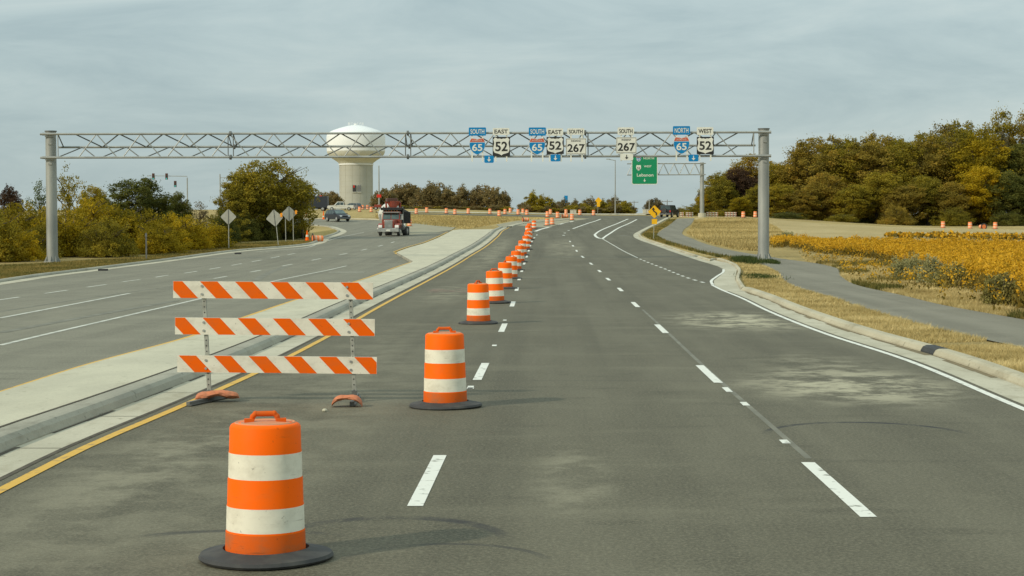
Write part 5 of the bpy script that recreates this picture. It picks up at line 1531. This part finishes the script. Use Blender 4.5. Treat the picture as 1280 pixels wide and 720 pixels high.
def put(key, i, px, top, wpx, Y, leaf, label, group, cat='tree', name=None, basepy=None, rz=None, bark=None, sink=0.0):
    src = PROTO[key][i % len(PROTO[key])]
    if id(src) not in used: used.add(id(src)); t = src
    else: t = copy_tree(src)
    if name: t.name = name
    x = at(px, 250, Y).x; zb = float(H(x, Y))-sink; zt = at(px, top, Y).z
    h = max(1.0, zt-zb); wd = wpx*Y/F
    t.location = (x, Y, zb); t.scale = (wd/src['W0'], wd/src['W0'], h/src['H0'])
    t.rotation_euler = (0, 0, rt.uniform(0, 6.28) if rz is None else rz)
    for ch in t.children:
        if ch.name.startswith('crown'):
            if len(ch.material_slots):
                ch.material_slots[0].link = 'OBJECT'; ch.material_slots[0].material = M['leaf_'+leaf]
        elif bark:
            ch.material_slots[0].link = 'OBJECT'; ch.material_slots[0].material = M[bark]
    tag(t, label, cat, group); ALLT.append(t)
    return t
# left hedge of autumn bushes
GH = 'autumn bushes behind the left verge'
LH = [(-52, 246, 74, 108, 'GOLD'), (-8, 252, 62, 105, 'OLIVE'), (22, 247, 66, 112, 'GOLD'), (52, 252, 60, 116, 'GOLD'), (82, 250, 58, 114, 'GOLD'), (112, 240, 64, 120, 'GOLD'), (146, 250, 60, 120, 'GOLD'),
      (176, 252, 60, 122, 'GOLD'), (206, 262, 54, 124, 'GOLD'), (276, 262, 40, 148, 'OLIVE'), (232, 264, 50, 126, 'GOLD'), (258, 268, 46, 130, 'GOLD'), (8, 272, 60, 106, 'GOLD'), (196, 276, 46, 118, 'GOLD'), (132, 268, 54, 113, 'OLIVE'), (40, 276, 44, 110, 'OLIVE')]
cname = {'GOLD': 'golden', 'OLIVE': 'olive', 'RUST': 'rusty', 'DARKG': 'dark green', 'GREEN': 'green', 'BROWN': 'dark brown', 'PALE': 'pale bare', 'FAR': 'dull olive'}
def ordered(specs, fmt, group, f, **kw):
    specs2 = sorted(specs, key=lambda s: s[0]); cnt = {}
    for s in specs2:
        c = cname[s[4]]; cnt[c] = cnt.get(c, 0)+1
        nth = 'leftmost' if cnt[c] == 1 else ordw[cnt[c]-1]
        f(s, fmt.format(nth=nth, c=c, fl=(' from the left' if cnt[c] > 1 else '')), group, **kw)
ii_ = [0]
def pb(s, lb, g, key='bush', name='bush', cat='bush', **kw):
    ii_[0] += 1; put(key, ii_[0], s[0], s[1], s[2]*(1.55 if name == 'bush' else 1.05), s[3], s[4], lb, g, cat=cat, name=name, **kw)
ordered(LH, '{nth} {c} autumn bush{fl} in the hedge behind the left verge', GH, pb)
put('wood', 1, 180, 221, 92, 138, 'DARKG', 'broad dark green rounded tree rising above the golden bushes', 'taller trees above the left hedge')
put('wood', 2, 222, 238, 44, 142, 'DARKG', 'smaller dark green crown at the right shoulder of the broad dark tree', 'taller trees above the left hedge')
put('wood', 0, 120, 228, 46, 146, 'OLIVE', 'olive tree rising left of the broad dark green tree', 'taller trees above the left hedge')
put('sparse', 0, 86, 204, 42, 132, 'OLIVE', 'slender loose olive tree just right of the left gantry post', 'taller trees above the left hedge')
put('sparse', 1, 50, 226, 30, 136, 'GREEN', 'thin green tree left of the left gantry post', 'taller trees above the left hedge')
put('tall', 0, 14, 230, 34, 150, 'BROWN', 'dark purple brown tree at the far left of the hedge', 'taller trees above the left hedge', name='purple_tree')
put('sparse', 1, 250, 252, 30, 150, 'PALE', 'pale thin tree between the hedge and the big dark tree', 'taller trees above the left hedge')
put('big', 0, 330, 196, 124, 155, 'OLIVE', 'big spreading dark olive tree behind the diamond signs', 'taller trees above the left hedge', name='big_tree', rz=1.0)
put('wood', 3, 300, 222, 64, 152, 'OLIVE', 'olive tree merging into the left side of the big dark tree', 'taller trees above the left hedge')
put('sparse', 0, 378, 212, 40, 158, 'OLIVE', 'loose branch of a tree leaning out right of the big dark tree', 'taller trees above the left hedge')
put('wood', 4, 352, 226, 66, 160, 'DARKG', 'dark tree merging into the right side of the big dark tree', 'taller trees above the left hedge')
LB2 = [(282, 258, 40, 142, 'DARKG'), (306, 262, 46, 150, 'DARKG'), (330, 258, 48, 153, 'DARKG'), (354, 268, 40, 156, 'DARKG'), (374, 276, 26, 160, 'DARKG')]
ordered(LB2, '{nth} {c} shrub{fl} at the foot of the big dark tree', 'shrubs at the foot of the big tree', pb, name='shrub', cat='shrub')

# right hand wood in three depths
GW = 'trees of the autumn wood right of the road'
front = [(884, 240, 30, 282, 'GOLD'), (903, 222, 36, 280, 'OLIVE'), (925, 206, 46, 284, 'BROWN'), (926, 246, 26, 270, 'GOLD'), (948, 232, 36, 274, 'OLIVE'), (975, 228, 46, 272, 'OLIVE'), (1003, 232, 46, 270, 'RUST'), (1032, 214, 52, 272, 'RUST'), (1064, 226, 52, 268, 'OLIVE'), (1096, 214, 56, 270, 'OLIVE'),
         (1130, 228, 52, 266, 'RUST'), (1160, 216, 56, 268, 'OLIVE'), (1192, 226, 52, 266, 'RUST'), (1226, 206, 60, 268, 'GOLD'), (1262, 212, 60, 266, 'DARKG'), (1300, 210, 60, 268, 'DARKG'), (1340, 214, 60, 268, 'OLIVE'), (1385, 210, 60, 270, 'GOLD')]
mid = [(900, 214, 40, 296, 'OLIVE'), (940, 192, 56, 300, 'RUST'), (975, 200, 48, 296, 'OLIVE'), (1012, 172, 62, 292, 'RUST'), (1050, 176, 64, 292, 'OLIVE'), (1090, 172, 64, 290, 'RUST'), (1128, 176, 62, 290, 'OLIVE'), (1164, 170, 60, 290, 'RUST'),
       (1200, 160, 62, 290, 'OLIVE'), (1226, 162, 64, 286, 'GOLD'), (1276, 176, 62, 288, 'DARKG'), (1320, 160, 66, 290, 'OLIVE'), (1370, 165, 66, 290, 'RUST')]
back = [(918, 200, 36, 318, 'OLIVE'), (962, 196, 40, 318, 'RUST'), (1002, 180, 44, 312, 'RUST'), (1030, 162, 52, 310, 'RUST'), (1062, 166, 56, 312, 'OLIVE'), (1092, 160, 56, 312, 'RUST'), (1122, 166, 54, 312, 'OLIVE'), (1150, 158, 52, 310, 'OLIVE'), (1178, 150, 52, 310, 'RUST'),
        (1204, 142, 54, 310, 'OLIVE'), (1236, 140, 54, 310, 'OLIVE'), (1266, 142, 54, 310, 'RUST'), (1300, 140, 56, 312, 'OLIVE'), (1350, 145, 60, 312, 'OLIVE')]
ordered(front, '{nth} {c} tree{fl} along the front edge of the right wood', GW, lambda s, lb, g: put('wood', int(s[0]), s[0], s[1], s[2]*1.2, s[3], s[4], lb, g))
ordered(mid, '{nth} {c} tree{fl} in the middle depth of the right wood', GW, lambda s, lb, g: put('wood' if int(s[0]) % 2 else 'tall', int(s[0])//3, s[0], s[1], s[2]*1.25, s[3], s[4], lb, g))
ordered(back, '{nth} tall {c} tree{fl} on the skyline of the right wood', GW, lambda s, lb, g: put('tall' if int(s[0]) % 3 else 'wood', int(s[0])//2, s[0], s[1]+5, s[2]*1.15, s[3], s[4], lb, g))
for (px, top, wpx) in ((986, 190, 36), (1250, 146, 34), (1188, 154, 30)):
    put('sparse', px, px, top, wpx, 306, 'PALE', {986: 'pale half bare tree at the notch of the wood skyline, right of the gantry post', 1250: 'half bare tree on the highest part of the wood skyline', 1188: 'half bare tree on the skyline left of the highest crowns'}[px], GW, bark='bark_pale')
fs = [(px, 252+((px*7) % 15), 46, (262 if px > 960 else 272)+((px//23) % 3)*9, ('RUST', 'OLIVE', 'DARKG', 'OLIVE')[(px//23) % 4]) for px in range(868, 1400, 23)]
ordered(fs, '{nth} {c} shrub{fl} at the foot of the right wood', 'shrubs at the foot of the right wood', pb, name='shrub', cat='shrub')

# distant trees across the junction
GF = 'distant trees across the far junction'
FT = [(404, 240, 20, 470, 'FAR'), (417, 236, 22, 480, 'FAR'), (480, 232, 30, 470, 'FAR'), (500, 230, 32, 480, 'FAR'), (516, 225, 30, 480, 'FAR'), (535, 230, 30, 470, 'FAR'), (545, 228, 28, 490, 'FAR'), (562, 235, 28, 470, 'FAR'),
      (580, 233, 30, 480, 'FAR'), (602, 231, 30, 480, 'FAR'), (620, 234, 28, 470, 'FAR'), (630, 240, 16, 470, 'FAR'),
      (654, 252, 14, 440, 'FAR'), (667, 240, 22, 450, 'OLIVE'), (682, 245, 22, 450, 'OLIVE'), (693, 252, 14, 450, 'FAR'), (703, 249, 18, 470, 'FAR'), (718, 250, 18, 460, 'FAR'), (728, 254, 16, 450, 'OLIVE'), (736, 247, 20, 460, 'FAR'), (754, 250, 20, 450, 'OLIVE'), (766, 246, 20, 460, 'FAR'), (780, 249, 20, 450, 'OLIVE'), (789, 257, 14, 450, 'FAR'),
      (816, 245, 20, 470, 'PALE'), (828, 252, 12, 470, 'FAR'), (850, 260, 18, 420, 'FAR'), (862, 262, 16, 400, 'FAR'), (880, 236, 18, 330, 'PALE')]
ordered(FT, '{nth} {c} tree{fl} in the distant treeline', GF, lambda s, lb, g: put('far', int(s[0]), s[0], s[1], s[2]*1.25, s[3], s[4], lb, g))
US = [(px, 256+(px % 5), 16, 430, ('FAR', 'OLIVE')[(px//11) % 2]) for px in list(range(476, 640, 12))+list(range(660, 792, 11))]
ordered(US, '{nth} low {c} shrub{fl} under the distant treeline', 'low shrubs under the distant treeline', lambda s, lb, g: put('far', int(s[0]), s[0], s[1], s[2]*1.5, s[3], s[4], lb, g, cat='shrub', name='shrub'))

# ------------------------------------------------------------------ grass, flowers, shrubs
def scatter(rng, loop, dens, n_max=400000):
    xs = np.array([p[0] for p in loop]); ys = np.array([p[1] for p in loop])
    A = (xs.max()-xs.min())*(ys.max()-ys.min()); n = min(int(A*dens), n_max*3)
    X = rng.uniform(xs.min(), xs.max(), n); Y = rng.uniform(ys.min(), ys.max(), n)
    k = in_poly(X, Y, xs, ys); return X[k], Y[k]
def vnoise(x, y, s, seed=0):
    """cheap smooth value noise"""
    r = np.random.default_rng(seed).uniform(0, 1, (64, 64))
    a = np.asarray(x)*s; b = np.asarray(y)*s; i = np.floor(a).astype(int); j = np.floor(b).astype(int); u = sst(a-i); v_ = sst(b-j)
    g = lambda p, q: r[p % 64, q % 64]
    return (g(i, j)*(1-u)+g(i+1, j)*u)*(1-v_)+(g(i, j+1)*(1-u)+g(i+1, j+1)*u)*v_
def blades(name, rng, X, Y, h, wd, m, lean=.6, z0=0.0, hn=None, label=None, cat='grass', tintf=None):
    n = len(X)
    z = H(X, Y)+z0; a = rng.uniform(0, 2*math.pi, n); la = rng.uniform(0, 2*math.pi, n); l_ = rng.uniform(.1, 1, n)*lean
    hh = h*rng.uniform(.45, 1.25, n)*(hn if hn is not None else 1)
    w2 = wd*rng.uniform(.6, 1.4, n)/2
    dx, dy = np.cos(a)*w2, np.sin(a)*w2
    tx, ty = X+np.cos(la)*l_*hh, Y+np.sin(la)*l_*hh
    V = np.stack([np.stack([X-dx, Y-dy, z-.01], 1), np.stack([X+dx, Y+dy, z-.01], 1), np.stack([tx, ty, z+hh], 1)], 1).reshape(-1, 3)
    t = rng.uniform(0, 1, n) if tintf is None else np.clip(tintf+rng.uniform(-.3, .3, n), 0, 1)
    o = np_mesh(name, V, 3, m, None, t); o['kind'] = 'stuff'
    if label: tag(o, label, cat)
    return o
rng = np.random.default_rng(5)
cr2 = offset(curb_r, .30)
def between(A, B, y0, y1):
    a = [p for p in A if y0 <= p.y <= y1]; b = [p for p in B if y0 <= p.y <= y1]
    return a+b[::-1]
Xs, Ys = [], []
for (y0, y1, dens) in ((13, 34, 1500), (34, 50, 900), (50, 75, 420), (75, 108, 200)):
    X_, Y_ = scatter(rng, between(cr2, path_lo_r, y0, y1), dens); Xs.append(X_); Ys.append(Y_)
wds = np.concatenate([np.full(len(a), w_) for a, w_ in zip(Xs, (.014, .02, .032, .05))])
Xs = np.concatenate(Xs); Ys = np.concatenate(Ys)
blades('verge_grass', rng, Xs, Ys, .095, wds, M['grass_blades'], lean=1.3, label='dry straw coloured grass on the strip between kerb and bike path', hn=.6+.8*vnoise(Xs, Ys, 1.6, 3), tintf=vnoise(Xs, Ys, .9, 4))
# field side of the path
fld_near = G([(1279, 392), (1240, 378), (1200, 360), (1170, 345), (1130, 333), (1090, 325), (1050, 320), (1010, 315), (985, 309), (966, 311), (962, 307.5), (985, 305.5), (1040, 308.5), (1110, 311), (1180, 312.5), (1300, 316)])
fx0 = fld_near[0]
def band(loop, dens, ymin, ymax):
    X_, Y_ = scatter(rng, loop, dens); k = (Y_ >= ymin) & (Y_ < ymax); return X_[k], Y_[k]
side_loop = [p for p in path_hi_r if 30 < p.y < 100]+fld_near[1:9][::-1]+[fld_near[0], Vector((16, 30))]
Xs, Ys = [], []
for (y0, y1, dens) in ((30, 60, 620), (60, 110, 240)):
    X_, Y_ = band(side_loop, dens, y0, y1); Xs.append(X_); Ys.append(Y_)
wds = np.concatenate([np.full(len(a), w_) for a, w_ in zip(Xs, (.022, .04))]); Xs = np.concatenate(Xs); Ys = np.concatenate(Ys)
nz = vnoise(Xs, Ys, .35, 8); gsel = nz > .62
blades('path_side_grass', rng, Xs[~gsel], Ys[~gsel], .13, wds[~gsel], M['grass_blades'], lean=1.1, label='dry straw grass between the bike path and the golden field', tintf=vnoise(Xs[~gsel], Ys[~gsel], .8, 9))
blades('weeds', rng, Xs[gsel], Ys[gsel], .22, wds[gsel]*1.3, M['grass_green'], lean=.9, label='olive green weeds mixed into the dry grass by the golden field', tintf=vnoise(Xs[gsel], Ys[gsel], .8, 9))
# left verge
vl = offset(left_edge, -1.05); vl = [p for p in vl if 58 < p.y < 150]; hedge = G([(300, 305), (180, 322), (60, 330), (0, 333)])
X_, Y_ = scatter(rng, vl+hedge+[Vector((-34, 70)), Vector((-30, 58))], 170)
blades('left_verge_grass', rng, X_, Y_, .14, .06, M['grass_green'], lean=1.0, label='olive and straw grass on the left verge before the bushes', tintf=.3+.6*vnoise(X_, Y_, .35, 12))
# far dry grass around the junction and slope on the right
sl = G([(868, 276), (884, 273.5), (905, 273), (940, 274), (955, 277), (970, 284), (985, 297), (960, 304), (948, 314), (925, 313), (890, 305), (868, 297), (858, 292)])
X_, Y_ = scatter(rng, sl, 45)
blades('slope_grass', rng, X_, Y_, .22, .10, M['grass_blades'], lean=1.0, label='dry tan grass on the slope behind the bike path', tintf=vnoise(X_, Y_, .12, 14))
cg = G([(470, 268), (560, 270), (640, 272), (690, 274), (640, 276), (620, 280), (585, 286), (560, 284), (515, 279), (470, 274)])
X_, Y_ = scatter(rng, cg, 22)
blades('junction_grass', rng, X_, Y_, .2, .14, M['grass_blades'], lean=1.0, label='dry yellow grass on the tip between the two roads', tintf=.2+.7*vnoise(X_, Y_, .08, 16))
gg = G([(836, 275), (812, 287), (803, 294), (812, 299), (860, 313), (915, 326), (922, 324), (880, 316), (833, 302), (820, 295), (824, 288), (838, 280), (846, 274)])
X_, Y_ = scatter(rng, gg, 60)
blades('weeds', rng, X_, Y_, .2, .08, M['grass_green'], lean=.9, label='green weeds on the strip between far kerb and bike path', tintf=vnoise(X_, Y_, .3, 17))
pp = ground_at(935, 329); X_ = rng.normal(pp.x, .30, 5000); Y_ = rng.normal(pp.y+1, 1.4, 5000)
pp2 = ground_at(968, 329); X_ = np.concatenate([X_, rng.normal(pp2.x-.2, .15, 1500)]); Y_ = np.concatenate([Y_, rng.normal(pp2.y, 1, 1500)])
pp3 = ground_at(950, 347); X_ = np.concatenate([X_, rng.normal(pp3.x, .35, 1500)]); Y_ = np.concatenate([Y_, rng.normal(pp3.y, 1.6, 1500)])
hn = np.concatenate([np.full(5000, .8), np.full(1500, .5), np.full(1500, .35)])
blades('weeds', rng, X_, Y_, .42, .04, M['grass_weed'], lean=.7, hn=hn, label='tuft of green weeds at the foot of the right gantry post')
# golden flowering field: stems below, bright heads above
def flowers(loop, dens, label, hmean, size, y1=None):
    X_, Y_ = scatter(rng, loop, dens, 60000)
    hh = hmean*(1+.7*sst((80-Y_)/25))*(.7+.6*vnoise(X_, Y_, .5, 20))*rng.uniform(.7, 1.3, len(X_))
    z = H(X_, Y_)
    P = np.stack([X_, Y_, z+hh], 1); rad = np.full(len(X_), .16)
    V, T_ = leaf_cloud(rng, P, rad, 7, size, squash=.9)
    P2 = np.stack([X_, Y_, z+hh*.45], 1)
    V2, T2 = leaf_cloud(rng, P2, np.full(len(X_), .22), 5, size*1.25, flat=2.5, squash=1.4)
    V2[:, 2] = np.maximum(V2[:, 2], np.repeat(np.repeat(z, 5), 4)+.01)
    mi = np.concatenate([np.zeros(len(T_)), np.ones(len(T2))])
    o = np_mesh('golden_field', np.concatenate([V, V2]), 4, [M['flower_gold'], M['flower_stem']], None, np.concatenate([T_, T2]), mi)
    o['kind'] = 'stuff'; tag(o, label, 'field plants')
flowers(fld_near+[Vector((fx0.x+16, fx0.y+6)), Vector((fx0.x+3, fx0.y-6))], 22, 'golden orange flowering plants filling the field right of the bike path', .55, .11)
flowers(side_loop, 1.0, 'scattered golden plants spilling into the dry grass beside the path', .4, .09)
flowers(G([(962, 307.5), (1000, 306), (1110, 311), (1290, 315), (1290, 309), (1110, 306), (1000, 303), (965, 304)]), 2.2, 'thin straggling orange plants at the back edge of the golden field', .4, .2)
flowers(G([(1105, 299), (1140, 300), (1300, 301.5), (1300, 297.5), (1180, 296), (1110, 296)]), 1.3, 'narrow farther band of orange plants before the wood', .32, .3)
X_, Y_ = scatter(rng, fld_near, .5); 
# shrubs beside the path
def shrub(px, py, wpx, top, m, lb, seed, name='wild_shrub'):
    g = ground_at(px, py); rs = np.random.default_rng(seed)
    W_ = wpx*g.y/F; h = at(px, top, g.y).z-float(H(g.x, g.y))
    t = thing(name, lb, 'shrub', base_at(g.x, g.y, 0), group='wild shrubs beside the golden field')
    P = crown_points(rs, 120, W_*.9, .05, h*.95, 'bush'); V, T_ = leaf_cloud(rs, P, np.full(120, .16), 60, .075, flat=2.2, squash=1.2)
    V[:, 2] = np.maximum(V[:, 2], .01)
    np_mesh('foliage', V, 4, M[m], t, T_)
    mb = MB(); r_ = random.Random(seed)
    for i in range(26):
        a = r_.uniform(0, 6.28); mb.cyl((0, 0, 0), (math.cos(a)*W_*.42*r_.random(), math.sin(a)*W_*.4*r_.random(), h*r_.uniform(.6, 1.05)), .012, .004, 4)
    mb.build('stems', M['bark_pale'], t)
shrub(1137, 350, 56, 318, 'shrub_grey', 'pale grey green wild shrub, left one at the corner of the golden field', 71)
shrub(1166, 356, 44, 322, 'shrub_grey', 'grey wild shrub between the pale shrub and the purple flowered one', 72)
shrub(1190, 362, 50, 326, 'shrub_purple', 'dark wild shrub with purple flowers at the edge of the golden field', 73)
shrub(1256, 384, 56, 342, 'shrub_purple', 'dark olive wild shrub at the right frame edge of the golden field', 74)
shrub(983, 299, 26, 291, 'shrub_grey', 'small grey shrub behind the right gantry post', 75)
for o in bpy.data.objects:
    for k_ in ('H0', 'W0'):
        if k_ in o: del o[k_]
for lst in PROTO.values():
    for s in lst:
        if id(s) not in used:
            for ch in list(s.children): bpy.data.objects.remove(ch)
            bpy.data.objects.remove(s)
